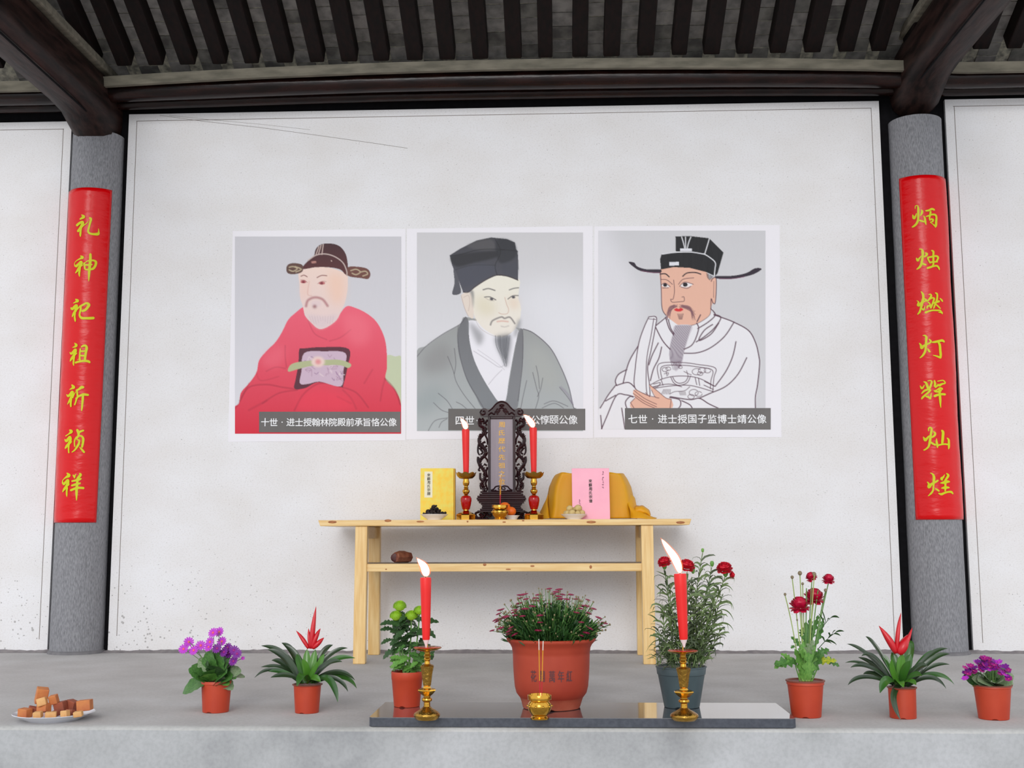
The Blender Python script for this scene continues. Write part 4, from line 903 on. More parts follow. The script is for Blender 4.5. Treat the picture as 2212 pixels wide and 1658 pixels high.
# crest
cr_pts = [(112, 205), (104, 150), (140, 110), (185, 108), (222, 134), (270, 95), (320, 38), (365, 10), (402, 4), (440, 10), (485, 36), (535, 94), (582, 132), (620, 108), (662, 110), (698, 150), (690, 205), (645, 218), (155, 218)]
P = catmull(cr_pts[:-2], 4)+[cr_pts[-2], cr_pts[-1]]
g = G(); g.prism([(X(x), zS(y)) for x, y in P], YS-0.020, YS+0.022); crest = obj('crest', g, M_rose, tab, smooth=False, bevel=0.003)
g = G()
tubepoly(g, [(222, 150), (275, 108), (325, 52), (368, 26), (402, 20), (438, 26), (480, 52), (530, 108), (580, 150)], 0.0035, YS-0.021)
for s_ in (-1, 1):
    m_ = lambda pts: [(400+s_*(x-400), y) for x, y in pts]
    tubepoly(g, m_([(670, 130), (690, 165), (660, 195), (625, 180), (630, 148), (655, 150)]), 0.0045, YS-0.021)
    tubepoly(g, m_([(580, 205), (540, 170), (500, 190), (480, 150), (450, 190)]), 0.0045, YS-0.021)
    tubepoly(g, m_([(450, 110), (470, 140), (440, 160), (420, 130)]), 0.004, YS-0.021)
tubepoly(g, [(370, 70), (402, 60), (434, 70), (402, 84), (372, 72)], 0.004, YS-0.021)
tubepoly(g, [(340, 195), (370, 120), (402, 105), (434, 120), (462, 195)], 0.0045, YS-0.021)
obj('crest_relief', g, M_rose, crest)
# dragon carvings at each side
for s_ in (-1, 1):
    m_ = lambda pts: [(400+s_*(x-400), y) for x, y in pts]
    g = G(); rr = random.Random(7)
    body = [(640, 250), (700, 290), (690, 340), (630, 380), (650, 450), (705, 520), (690, 600), (630, 660), (620, 730), (680, 790), (705, 850), (660, 920), (620, 990), (640, 1060), (670, 1130), (640, 1190), (650, 1235)]
    tubepoly(g, m_(body), (0.012, 0.009))
    P = catmull(body, 5)
    for i in range(2, len(P)-2, 2):
        x, y = P[i]; dx = P[i+1][0]-P[i-1][0]; dy = P[i+1][1]-P[i-1][1]; l = math.hypot(dx, dy) or 1
        for q in (-1, 1):
            ex, ey = x+q*dy/l*34, y-q*dx/l*34-12
            if 588 < ex < 730: tubepoly(g, m_([(x, y), ((x+ex)/2, (y+ey)/2-4), (ex, ey)]), (0.0055, 0.0012), YS-0.004, 5)
    for pts in [[(590, 260), (620, 300), (600, 340)], [(600, 420), (620, 470), (600, 520), (592, 600)], [(705, 560), (722, 640), (722, 700), (700, 740)], [(592, 700), (640, 740), (600, 800), (590, 840)], [(720, 760), (725, 820), (700, 900), (715, 940), (690, 950)], [(592, 900), (612, 960), (594, 1040)], [(690, 980), (690, 1060), (650, 1100), (690, 1140), (680, 1200)], [(600, 1060), (620, 1120), (600, 1190), (610, 1235)], [(690, 240), (715, 270), (690, 300), (670, 280)], [(600, 1235), (690, 1236)], [(620, 560), (660, 580), (640, 620)], [(640, 860), (600, 880)], [(700, 640), (660, 700), (690, 730)]]:
        tubepoly(g, m_(pts), (0.0075, 0.0045), YS+rr.uniform(-0.006, 0.008))
    for (x, y, r_) in [(665, 268, 26), (700, 300, 18), (640, 300, 20), (650, 400, 22), (690, 470, 22), (610, 620, 18), (690, 820, 20), (640, 1000, 20), (655, 1150, 22)]:
        g.ball((X(400+s_*(x-400)), YS-0.006, zS(y)), r_*kS, 0.010, r_*kS, 8, 6)
    obj('dragon_carving', g, M_rose, tab)

# ------------------------------------------------------------------ candles and candlesticks
def flame_mat():
    m = bpy.data.materials.new('candle_flame'); m.use_nodes = True; nt = m.node_tree; N = nt.nodes; L = nt.links
    N.remove(N['Principled BSDF']); e = N.new('ShaderNodeEmission'); out = [n for n in N if n.type == 'OUTPUT_MATERIAL'][0]
    tc = N.new('ShaderNodeTexCoord'); sp = N.new('ShaderNodeSeparateXYZ'); L.new(tc.outputs['Generated'], sp.inputs[0])
    r = N.new('ShaderNodeValToRGB'); r.color_ramp.elements[0].color = (1, 0.55, 0.28, 1); r.color_ramp.elements[1].color = (1, 0.42, 0.22, 1)
    k = r.color_ramp.elements.new(0.2); k.color = (1, 0.93, 0.75, 1); k = r.color_ramp.elements.new(0.7); k.color = (1, 0.93, 0.72, 1)
    L.new(sp.outputs['Z'], r.inputs['Fac']); L.new(r.outputs[0], e.inputs[0]); e.inputs[1].default_value = 7.0
    L.new(e.outputs[0], out.inputs[0]); return m
M_flame = flame_mat()
def halo_mat():  # glowing see-through shell added round the flame for its reddish halo
    m = bpy.data.materials.new('flame_halo'); m.use_nodes = True; nt = m.node_tree; N = nt.nodes; L = nt.links
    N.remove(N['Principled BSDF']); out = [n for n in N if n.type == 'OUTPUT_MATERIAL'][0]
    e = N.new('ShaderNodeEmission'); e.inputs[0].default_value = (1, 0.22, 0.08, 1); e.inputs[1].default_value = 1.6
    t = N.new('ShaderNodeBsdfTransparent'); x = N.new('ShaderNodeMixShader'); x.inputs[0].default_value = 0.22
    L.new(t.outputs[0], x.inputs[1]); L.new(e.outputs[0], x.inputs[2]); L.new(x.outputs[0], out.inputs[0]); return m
M_halo = halo_mat()
def candle(base, h, r0, r1, lean, foot, wick_h, flame, fl_r, label, group):
    """base = bottom of the wax; flame: offsets (dx,dz) of a centre line from the wick top"""
    root = thing('candle', base-Vector((0, 0, foot)), label, 'candle', group)
    L_ = Vector((lean[0], lean[1], 1)); P = lambda z: base+Vector((lean[0]*z, lean[1]*z, z))
    g = G(); n = 20
    zs = [0, h*0.03, h*0.2, h*0.4, h*0.6, h*0.8, h*0.97, h]
    g.tube([P(z) for z in zs]+[P(h-0.0015)], [r0*0.96]+[r0+(r1-r0)*math.pow(z/h, 0.8) for z in zs[1:-1]]+[r1*0.93, r1*0.55], n)
    body = obj('wax', g, M_candle, root, auto=50)
    if foot > 0.001:
        g = G(); g.tube([P(-foot), P(-foot*0.6), P(-foot*0.2), P(0.001)], [r0*0.22, r0*0.42, r0*0.75, r0*0.93], 14); obj('pale_foot', g, M_candlefoot, root)
    g = G(); g.tube([P(h-0.003), P(h+wick_h*0.6)+Vector((-0.0006, 0, 0)), P(h+wick_h)+Vector((-0.0016, 0, 0))], [0.0016, 0.0014, 0.0009], 6); obj('wick', g, M_wick, root)
    g = G(); C = catmull([(x, z) for x, z in flame], 5); nC = len(C)
    top = P(h+wick_h*0.35)
    pts = [top+Vector((x, 0, z)) for x, z in C]
    rad = [fl_r*max(0.03, (math.sin(PI*min(1, (i/(nC-1))**0.62))**0.9)) for i in range(nC)]
    rad[0] = fl_r*0.25; rad[-1] = fl_r*0.02
    g.tube(pts, rad, 12); fo = obj('flame', g, M_flame, root)
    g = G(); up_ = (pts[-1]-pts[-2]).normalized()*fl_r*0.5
    g.tube([pts[0]-Vector((0, 0, fl_r*0.15))]+pts[1:-1]+[pts[-1]+up_], [r_*1.3+fl_r*0.10 for r_ in rad[:-1]]+[fl_r*0.03], 12); obj('halo', g, M_halo, fo)
    return root
# front pair: octagonal cast brass sticks on the granite slab
SLAB_T = 0.034
def stick_front(px, py, k_crop, hscale, label):
    b = flo(px, py, SLAB_T); k = mpp(b)/k_crop
    root = thing('brass_candlestick', b, label, 'candlestick', 'tall octagonal candlesticks at the front')
    def L_(pairs, n, m, name, rot=0.0, auto=25):
        g = G(); g.lathe([(r*k, z*k*hscale) for r, z in pairs], b, n, rot=rot); return obj(name, g, m, root, auto=auto)
    L_([(0.1, 0), (96, 0), (116, 26), (119, 42), (112, 56), (78, 80), (46, 98), (33, 112)], 32, M_brassd, 'domed_base', auto=50)
    L_([(30, 110), (28, 150), (44, 162), (47, 172), (44, 184), (31, 192), (31, 204), (40, 209)], 24, M_brass, 'lower_stem', auto=30)
    L_([(40, 208), (70, 235), (86, 254), (82, 262), (66, 270), (40, 273), (30, 290), (36, 298)], 8, M_brass, 'octagonal_bowl', rot=PI/8)
    L_([(36, 297), (40, 320), (50, 400), (62, 456), (64, 466), (56, 474), (28, 486)], 8, M_brassd, 'octagonal_shaft', rot=PI/8)
    L_([(27, 485), (24, 510), (31, 522), (31, 530), (25, 540), (31, 552), (31, 560), (25, 570), (26, 590), (40, 598)], 24, M_brass, 'ringed_neck', auto=30)
    L_([(38, 597), (80, 604), (122, 620), (130, 630), (126, 632), (112, 624), (60, 618), (0.1, 617)], 32, M_brass, 'drip_pan', auto=50)
    L_([(125, 631), (121, 635), (60, 634), (0.1, 634)], 28, M_waxpool, 'melted_wax', auto=60)
    L_([(6, 620), (5, 650), (4, 668)], 8, M_brass, 'spike')
    return root, b, k
r_, b, k = stick_front(790+548/4.145, 1190+1504/4.145, 4.145, 1.0, 'tall brass candlestick on the black slab, left of the big flowerpot')
q = lambda cx, cy: at(790+cx/4.145, 1190+cy/4.145, b.y)
p0, p1 = q(541, 792), q(537, 236)
candle(p0, (p1-p0).length, 33*k, 52*k, ((p1.x-p0.x)/(p1.z-p0.z), 0), 66*k, 34*k, [(0, 0), (0.0, 40*k), (-18*k, 90*k), (-52*k, 130*k), (-78*k, 160*k)], 35*k, 'tall lit red candle at the front left, beside the green pompon flowers', 'lit red candles')
r_, b, k2 = stick_front(1370+418/3.856, 1160+1522/3.856, 3.856, 0.90, 'tall brass candlestick on the black slab, in front of the carnations')
q = lambda cx, cy: at(1370+cx/3.856, 1160+cy/3.856, b.y)
p0, p1 = q(412, 850), q(382, 304); k = k2
candle(p0, (p1-p0).length, 34*k, 54*k, ((p1.x-p0.x)/(p1.z-p0.z), 0), 66*k, 26*k, [(0, 0), (-14*k, 60*k), (-45*k, 130*k), (-90*k, 195*k), (-128*k, 250*k), (-150*k, 282*k)], 31*k, 'tall lit red candle at the front right with a long leaning flame', 'lit red candles')
# altar pair: lotus cups and red enamel vases
YC = -0.42
def stick_altar(cx, label, clabel, flame):
    c0 = at(880+cx/5.528, 1121, YC); b = Vector((c0.x, YC, tt)); k = mpp(b)/5.528
    root = thing('lotus_candlestick', b, label, 'candlestick', 'red and gold candlesticks on the altar table')
    def L_(pairs, n, m, name, rot=0.0, auto=25, wob=None):
        g = G(); g.lathe([(r*k, z*k) for r, z in pairs], b, n, rot=rot, wob=wob); return obj(name, g, m, root, auto=auto)
    L_([(0.1, 0), (120, 0), (122, 60), (114, 72), (80, 90), (48, 104), (32, 116), (30, 124)], 8, M_brass, 'octagonal_foot', rot=PI/8)
    L_([(30, 122), (44, 130), (58, 180), (66, 234), (64, 262), (52, 284), (30, 294)], 28, M_enamel, 'enamel_vase', auto=60)
    L_([(28, 292), (22, 304), (40, 330), (44, 346), (38, 362), (22, 372), (30, 384), (22, 396), (22, 404), (36, 424), (40, 450), (34, 480), (34, 492)], 24, M_brass, 'turned_neck', auto=40)
    def petal(i, r, z, a):
        w = 0.5+0.5*math.cos(8*a); f = [0, 0.1, 0.6, 1, 1, 0.5, 0][min(i, 6)]
        return r*(1+0.10*f*w), z+f*w*16*k
    L_([(34, 490), (80, 498), (104, 520), (112, 556), (106, 556), (96, 522), (0.1, 508)], 48, M_brassd, 'lotus_cup', auto=70, wob=petal)
    p0 = b+Vector((0, 0, 560*k))
    return b, k, p0
lb, lk, lp0 = stick_altar(700, 'red and gold candlestick on the altar, beside the yellow book', '', None)
candle(lp0, 528*lk, 33*lk, 46*lk, (-0.012, 0), 48*lk, 10*lk, [(0, 0), (-2*lk, 30*lk), (-18*lk, 70*lk), (-40*lk, 105*lk), (-54*lk, 130*lk)], 28*lk, 'lit red candle on the altar table, left of the spirit tablet', 'lit red candles')
rb, rk, rp0 = stick_altar(1513, 'red and gold candlestick on the altar, between tablet and yellow cloth', '', None)
candle(rp0, 545*rk, 32*rk, 46*rk, (-0.008, 0), 40*rk, 10*rk, [(0, 0), (-14*rk, 40*rk), (-48*rk, 90*rk), (-84*rk, 130*rk), (-108*rk, 150*rk)], 32*rk, 'lit red candle on the altar table, right of the spirit tablet', 'lit red candles')

# ------------------------------------------------------------------ incense burners
def burner(b, k, label, hs=1.0):
    root = thing('incense_burner', b, label, 'incense burner', 'brass incense burners')
    g = G(); g.lathe([(r*k, z*k*hs) for r, z in [(0.1, 0), (92, 0), (94, 14), (84, 22), (76, 34), (88, 50), (112, 82), (121, 120), (116, 152), (100, 172), (96, 180)]], b, 32); obj('bowl', g, M_brass, root, auto=50)
    g = G(); g.lathe([(r*k, z*k*hs) for r, z in [(95, 178), (104, 184), (118, 190), (121, 232), (117, 240), (108, 238), (100, 200), (0.1, 196)]], b, 32); obj('rim', g, M_brass, root, auto=50)
    g = G()
    for i in range(10):
        a = 2*PI*i/10; g.ball((b.x+118*k*math.cos(a), b.y+118*k*math.sin(a), b.z+128*k*hs), 14*k, 14*k, 14*k, 8, 5)
    o = obj('boss', g, M_brass, root); o['kind'] = 'stuff'
    g = G(); g.lathe([(99*k, 206*k*hs), (0.1*k, 212*k*hs)], b, 24); obj('ash_bed', g, mat('pale_incense_ash', (170, 160, 150), 0.95), root)
    return root
M_instick = mat('red_incense_stick', (196, 22, 50), 0.7); M_incense = mat('ochre_incense_paste', (214, 146, 36), 0.7); M_ash = mat('burnt_incense_ash', (228, 220, 210), 0.9)
def incense(p0, p1, f1, f2, r, label, group):
    root = thing('incense_stick', p0, label, 'incense', group); d = p1-p0
    for nm, a, c_, m_, rr in (('stick', 0, f1, M_instick, r*0.8), ('incense_paste', f1, f2, M_incense, r), ('ash_tip', f2, 1.0, M_ash, r*0.9)):
        g = G(); g.tube([p0+d*a, p0+d*(a+c_)/2, p0+d*c_], rr, 7); obj(nm, g, m_, root)
fb = flo(1020+672/4.606, 1230+1484/4.606, SLAB_T); fk = mpp(fb)/4.606
burner(fb, fk, 'small brass incense burner at the front edge of the black slab')
q8 = lambda cx, cy, Y: at(1020+cx/4.606, 1230+cy/4.606, Y)
s0 = q8(678, 1290, fb.y)
incense(q8(674, 1290, fb.y), q8(663, 690, fb.y), 0.31, 0.82, 0.0019, 'left one of the two incense sticks in the front burner', 'incense sticks in the front burner')
incense(q8(690, 1290, fb.y), q8(706, 708, fb.y), 0.31, 0.84, 0.0019, 'right one of the two incense sticks in the front burner', 'incense sticks in the front burner')
YBn = -0.50
c0 = at(1080, 1121, YBn); ab = Vector((c0.x, YBn, tt)); ak = mpp(ab)/6.9
burner(ab, ak, 'small brass incense burner on the altar, in front of the spirit tablet', 0.92)
qa = lambda px, py: at(px, py, YBn)
incense(qa(1079.5, 1098), qa(1080.5, 1026), 0.40, 0.93, 0.0016, 'incense stick in the altar burner, the left of two', 'incense sticks in the altar burner')
incense(qa(1081, 1098), qa(1082.5, 1022), 0.40, 0.95, 0.0016, 'incense stick in the altar burner, the right of two', 'incense sticks in the altar burner')

# ------------------------------------------------------------------ dishes and offerings on the altar
def dish(c, r, h, label, name='porcelain_dish', foot=0.5):
    g = G(); g.lathe([(0.001, 0.002), (r*foot*0.95, 0.002), (r*foot, 0), (r*foot*1.04, h*0.14), (r*0.78, h*0.55), (r*0.97, h*0.93), (r, h), (r*0.985, h*1.02), (r*0.9, h*0.9), (r*0.6, h*0.42), (r*0.4, h*0.28), (0.001, h*0.26)], c, 36)
    return tag(obj(name, g, M_porc, None, origin=c, auto=50), label, 'dish')
YD = -0.50
c0 = at(938.5, 1121, YD); dc = Vector((c0.x, YD, tt)); kd = mpp(dc)
dish(dc, 30*kd, 12.5*kd, 'white dish of dark dried fungus in front of the yellow book')
rnd = random.Random(12)
M_fung = mat('black_dried_fungus', (44, 26, 22), 0.6, c2=(24, 14, 12), ns=40, bump=0.5)
spots = []
for lv, (nn, rad, z) in enumerate([(9, 20, 11), (6, 12, 16), (3, 5, 21), (1, 0, 26)]):
    for i in range(nn):
        a = 2*PI*i/nn+lv*0.5+rnd.uniform(-.2, .2); spots.append((rad*math.cos(a), rad*math.sin(a), z, lv))
for (x, y, z, lv) in spots:
    g = G(); c = dc+Vector((x*kd, y*kd, z*kd)); ax = Vector((rnd.uniform(-1, 1), rnd.uniform(-1, 1), rnd.uniform(-.3, .8 if lv < 2 else 1.6))).normalized(); sd_ = ax.cross(Vector((0, 0, 1))).normalized()
    n = 5; pts = [c+ax*(t-0.5)*rnd.uniform(11, 16)*kd+Vector((0, 0, math.sin(t*PI)*3*kd)) for t in [i/n for i in range(n+1)]]
    g.strap(pts, [3*kd, 8*kd, 10*kd, 9*kd, 6*kd, 1.5*kd], sd_, fold=rnd.uniform(.4, 1.0))
    o = obj('dried_fungus', g, M_fung, None, origin=c); md = o.modifiers.new('s', 'SOLIDIFY'); md.thickness = 0.004
    tag(o, 'dark curled piece of dried fungus heaped in the left white dish', 'fungus', 'dried fungus in the left dish')
c0 = at(1240, 1121, YD); dc = Vector((c0.x, YD, tt))
dish(dc, 29*kd, 11.5*kd, 'white dish of pale round cakes in front of the pink book')
M_cake = mat('pale_tan_cake', (216, 190, 128), 0.7, c2=(198, 166, 104), ns=30, bump=0.3)
for (x, y, z, r_) in [(-14, -6, 14, 6.5), (-4, -12, 14.5, 7.5), (8, -11, 13.5, 6), (17, -4, 14, 7), (-17, 6, 14, 6), (2, 8, 14, 6.5), (13, 9, 14, 6), (-9, -2, 23.5, 7.5), (3, 1, 22, 6), (9, -3, 24.0, 8.5), (-6, 10, 14, 6)]:
    g = G(); g.ball(dc+Vector((x*kd, y*kd, z*kd)), r_*kd, r_*kd, r_*0.92*kd, 12, 8, jit=0.05, rnd=rnd)
    tag(obj('round_cake', g, M_cake, None, auto=None), 'pale tan round cake heaped in the right white dish', 'cake', 'round cakes in the right dish')
YO = -0.40
c0 = at(1106, 1121, YO); oc = Vector((c0.x, YO, tt)); ko = mpp(oc)
dish(oc, 17*ko, 10*ko, 'small white dish holding two oranges beside the altar burner', foot=0.6)
M_orange = mat('orange_peel', (244, 120, 18), 0.4, bump=0.3, ns=160, c2=(236, 100, 10))
for (px, py, r_, lb_) in [(1090.5, 1095, 12.2, 'upper orange stacked behind the altar incense burner'), (1104, 1104, 11.0, 'lower orange in the small dish beside the altar burner')]:
    p = at(px, py, YO+(0.012 if py < 1100 else 0.0)); g = G(); g.ball(p, r_*ko, r_*ko, r_*0.9*ko, 20, 14)
    o = obj('orange', g, M_orange, None, auto=None); tag(o, lb_, 'orange', 'oranges on the altar')

# ------------------------------------------------------------------ books
YK = -0.34
a, b_ = at(908.5, 1011, YK), at(983, 1011, YK)
bk = thing('yellow_book', ((a.x+b_.x)/2, YK, tt), 'yellow cloth-bound book standing at the left end of the altar', 'book')
M_ybook = mat('yellow_brocade_cover', (250, 206, 60), 0.55, c2=(240, 222, 96), ns=30, bump=0.1)
xr_ = at(979.5, 1060, YK).x
g = G(); g.box(a.x, xr_, YK, YK+0.004, tt, a.z); obj('front_cover', g, M_ybook, bk, smooth=False, bevel=0.001)
g = G(); g.box(a.x+0.002, b_.x, YK+0.004, YK+0.05, tt, a.z-0.002); obj('case_body', g, mat('yellow_case_side', (206, 160, 40), 0.6), bk, smooth=False, bevel=0.001)
l0, l1 = at(917, 1018, YK-0.0008), at(934, 1074, YK-0.0008)
g = G(); g.box(l0.x, l1.x, YK-0.0010, YK, l1.z, l0.z); lbp = obj('title_slip', g, mat('cream_title_slip', (240, 234, 206), 0.7), bk, smooth=False)
M_ink = mat('black_ink', (58, 52, 44), 0.7)
chars = []
for i, ch in enumerate('來蘇周氏宗譜'):
    p = at(926.2, 1025.5+i*8.0, YK-0.0016); s_ = mpp(p)*7.6; chars.append((ch, p, s_, s_))
lettering(chars, bk, M_ink, 'title_lettering', 0.015)
YP = -0.46
a, b_ = at(1235, 1010.5, YP), at(1316, 1010.5, YP)
pk = thing('pink_book', ((a.x+b_.x)/2, YP, tt), 'pink paper-covered book propped in front of the yellow cloth', 'book')
M_pink = mat('pink_paper_cover', (246, 164, 186), 0.45, c2=(240, 156, 180), ns=6, coat=0.2)
lean = 0.028
g = G(); x1b = at(1318, 1118, YP).x; x0b = at(1236.5, 1118, YP).x
g.hexa([(x0b, YP, tt), (x1b, YP, tt), (x1b, YP+0.018, tt), (x0b, YP+0.018, tt), (a.x, YP+lean, a.z), (b_.x, YP+lean, a.z), (b_.x, YP+lean+0.018, a.z), (a.x, YP+lean+0.018, a.z)])
obj('cover', g, M_pink, pk, smooth=False, bevel=0.001)
chars = []
def onpink(px, py):
    p = at(px, py, YP); t = (p.z-tt)/(a.z-tt); return at(px, py, YP+lean*t-0.0012)
for i, ch in enumerate('來蘇周氏宗谱'):
    p = onpink(1275.2+i*0.15, 1038.5+i*8.6); s_ = mpp(p)*8.2; chars.append((ch, p, s_*0.95, s_))
lettering(chars, pk, M_ink, 'title_lettering', 0.02)
g = G(); rr = random.Random(9)
for (px, y0, n_) in [(1302, 1018.5, 7), (1252.3, 1080.5, 3)]:      # small print columns, too small to read
    for i in range(n_):
        p = onpink(px, y0+i*5.6); s_ = mpp(p)
        for _ in range(5):
            x, z = rr.uniform(-1.8, 1.0), rr.uniform(-2.0, 1.6); wv_ = rr.uniform(0.8, 2.2)
            if _ % 2: g.add([p+Vector((x*s_, 0, z*s_)), p+Vector(((x+wv_)*s_, 0, z*s_)), p+Vector(((x+wv_)*s_, 0, (z+1.0)*s_)), p+Vector((x*s_, 0, (z+1.0)*s_))], [(0, 1, 2, 3)])
            else: g.add([p+Vector((x*s_, 0, z*s_)), p+Vector(((x+1.0)*s_, 0, z*s_)), p+Vector(((x+1.0)*s_, 0, (z+wv_)*s_)), p+Vector((x*s_, 0, (z+wv_)*s_))], [(0, 1, 2, 3)])
o = obj('small_print', g, mat('mauve_ink', (140, 78, 100), 0.7), pk, smooth=False); o['kind'] = 'stuff'

# ------------------------------------------------------------------ yellow cloth over a box
qc = lambda cx, cy, Y: at(1120+cx/6.506, 980+cy/6.506, Y)
M_cloth = mat('yellow_silk_cloth', (216, 158, 0), 0.55, c2=(226, 158, 4), ns=6)
YCl = -0.34
prof_l = [(270, 522), (340, 480), (450, 432), (600, 404), (720, 396), (820, 380), (905, 360)]
prof_r = [(270, 1500), (340, 1548), (450, 1600), (600, 1636), (720, 1648), (820, 1660), (905, 1690)]
g = G(); nu, nv = 60, 26; vs = []; fs = []
for j in range(-3, nv+1):
    cy = 270+(905-270)*max(j, 0)/nv
    xa = np.interp(cy, [p[0] for p in prof_l], [p[1] for p in prof_l]); xb = np.interp(cy, [p[0] for p in prof_r], [p[1] for p in prof_r])
    t = max(j, 0)/nv
    for i in range(nu+1):
        u = -1+2*i/nu
        cx = (xa+xb)/2+(xb-xa)/2*u
        y = YCl+0.16*max(0, (abs(u)-0.80)/0.20)**1.6 + t*(0.010*math.sin(u*26)*abs(u)**4) + 0.0012*math.sin(u*9+t*4)
        if j < 0: y += -j*0.06
        p = qc(cx, cy, YCl)
        vs.append((p.x, y, max(tt+0.001, p.z+(-0.004*(-j) if j < 0 else 0)+(0.003*math.sin(u*14) if j == 0 else 0))))
for j in range(nv+3):
    for i in range(nu): fs.append((j*(nu+1)+i, j*(nu+1)+i+1, (j+1)*(nu+1)+i+1, (j+1)*(nu+1)+i))
g.add(vs, fs)
ccx = qc(1030, 905, YCl).x
cloth = thing('yellow_cloth', (ccx, YCl, tt), 'bright yellow silk cloth draped over a box on the altar', 'cloth')
o = obj('drape', g, M_cloth, cloth, auto=None); md = o.modifiers.new('s', 'SOLIDIFY'); md.thickness = 0.003; md.offset = 1
# left corner that sweeps out to the table
def sheet(rows, name, wav=0.004):
    g = G(); R_ = [catmull(r, 4) for r in rows]; n = len(R_[0]); vs = []; fs = []
    for j, r in enumerate(R_):
        for i, p in enumerate(r): vs.append((p[0], p[1]+wav*math.sin(i*0.9+j*1.7), max(tt+0.0012, p[2]+wav*math.sin(i*1.1+j*2.3)*0.6)))
    for j in range(len(R_)-1):
        for i in range(n-1): fs.append((j*n+i, j*n+i+1, (j+1)*n+i+1, (j+1)*n+i))
    g.add(vs, fs); o = obj(name, g, M_cloth, cloth, auto=None, subsurf=1); md = o.modifiers.new('s', 'SOLIDIFY'); md.thickness = 0.003
    return o
Q = lambda cx, cy, dy: tuple(qc(cx, cy, YCl+dy))
sheet([[Q(415, 560, 0.12), Q(405, 680, 0.10), Q(420, 800, 0.05), Q(440, 905, 0.0)], [Q(400, 600, 0.13), Q(370, 700, 0.12), Q(365, 800, 0.06), Q(380, 908, 0.0)], [Q(398, 620, 0.14), Q(340, 735, 0.14), Q(315, 830, 0.10), Q(320, 908, 0.04)], [Q(396, 640, 0.15), Q(322, 770, 0.16), Q(285, 860, 0.13), Q(272, 908, 0.08)]], 'swept_corner')
sheet([[Q(1500, 560, 0.02), Q(1540, 700, 0.0), Q(1570, 800, -0.03), Q(1575, 905, -0.06)], [Q(1580, 560, 0.06), Q(1600, 720, 0.02), Q(1660, 800, -0.03), Q(1700, 905, -0.07)], [Q(1635, 600, 0.10), Q(1650, 730, 0.04), Q(1740, 800, -0.02), Q(1850, 905, -0.06)], [Q(1640, 640, 0.14), Q(1680, 760, 0.10), Q(1790, 830, 0.04), Q(1965, 910, 0.0)]], 'trailing_hem', 0.006)
sheet([[Q(1640, 730, 0.02), Q(1700, 722, 0.02), Q(1760, 730, 0.02), Q(1830, 780, 0.02), Q(1862, 850, 0.02)], [Q(1640, 760, -0.03), Q(1700, 750, -0.035), Q(1760, 760, -0.035), Q(1815, 800, -0.03), Q(1850, 870, -0.02)], [Q(1640, 830, -0.02), Q(1700, 820, -0.03), Q(1760, 830, -0.03), Q(1815, 850, -0.02), Q(1860, 900, 0.0)]], 'bunched_fold', 0.003)

# ------------------------------------------------------------------ chunk on the shelf
YW = -0.42
c = at(866, 1209, YW); c.z = sh_t; kw = mpp(c)
g = G(); ax0 = Vector((-17*kw, -0.05, 12.5*kw)); rr = random.Random(2)
pts = [c+Vector((-9*kw, -0.075, 12.0*kw)), c+Vector((-8*kw, -0.070, 12.0*kw)), c+Vector((0, -0.02, 13*kw)), c+Vector((8*kw, 0.02, 13*kw)), c+Vector((14*kw, 0.05, 12*kw)), c+Vector((16*kw, 0.058, 11*kw))]
g.tube(pts, [10*kw, 11.5*kw, 13*kw, 13*kw, 11.5*kw, 8*kw], 7)
for i, v in enumerate(g.v): g.v[i] = (v[0]+rr.uniform(-.002, .002), v[1], max(sh_t, v[2]+rr.uniform(-.002, .002)))
ch_ = tag(obj('wood_chunk', g, mat('red_brown_bark', (112, 54, 38), 0.6, c2=(150, 92, 66), ns=25, bump=0.5), None, origin=c, smooth=False), 'short red-brown wood chunk lying on the table shelf', 'wood')
g = G(); g.ball(pts[0]+Vector((0.0, -0.0005, 0)), 9.3*kw, 0.003, 9.3*kw, 12, 6); obj('cut_end', g, mat('dark_cut_wood', (64, 18, 16), 0.5, c2=(90, 30, 26), ns=40), ch_)

# =================================================================== GRANITE SLAB
fl_, fr_ = flo(797, 1568, 0.0), flo(1721, 1573, 0.0)
yfr = YF+0.012
bx0, bx1 = flo(826, 1517, SLAB_T), flo(1651, 1516, SLAB_T)
g = G(); yb_ = (bx0.y+bx1.y)/2
x0f, x1f = at(797, 1563, yfr).x, at(1720, 1563, yfr).x
slab = thing('granite_slab', ((x0f+x1f)/2, yfr, 0), 'polished black granite slab lying at the front edge of the platform', 'slab')
c_ = 0.012
poly = [(x0f, yfr+c_), (x0f+c_, yfr), (x1f-c_, yfr), (x1f, yfr+c_), (x1f, yb_), (x0f, yb_)]
n = len(poly)
g.add([(x, y, 0.001) for x, y in poly]+[(x, y, SLAB_T-0.002) for x, y in poly], [tuple(range(n))]+[(i, (i+1) % n, n+(i+1) % n, n+i) for i in range(n)])
obj('sawn_edge', g, M_granedge, slab, smooth=False)
g = G(); e = 0.001
g.add([(x, y, SLAB_T-0.002) for x, y in poly]+[(x, y, SLAB_T) for x, y in poly], [tuple(range(n, 2*n))]+[(i, (i+1) % n, n+(i+1) % n, n+i) for i in range(n)])
obj('polished_top', g, M_granite, slab, smooth=False)

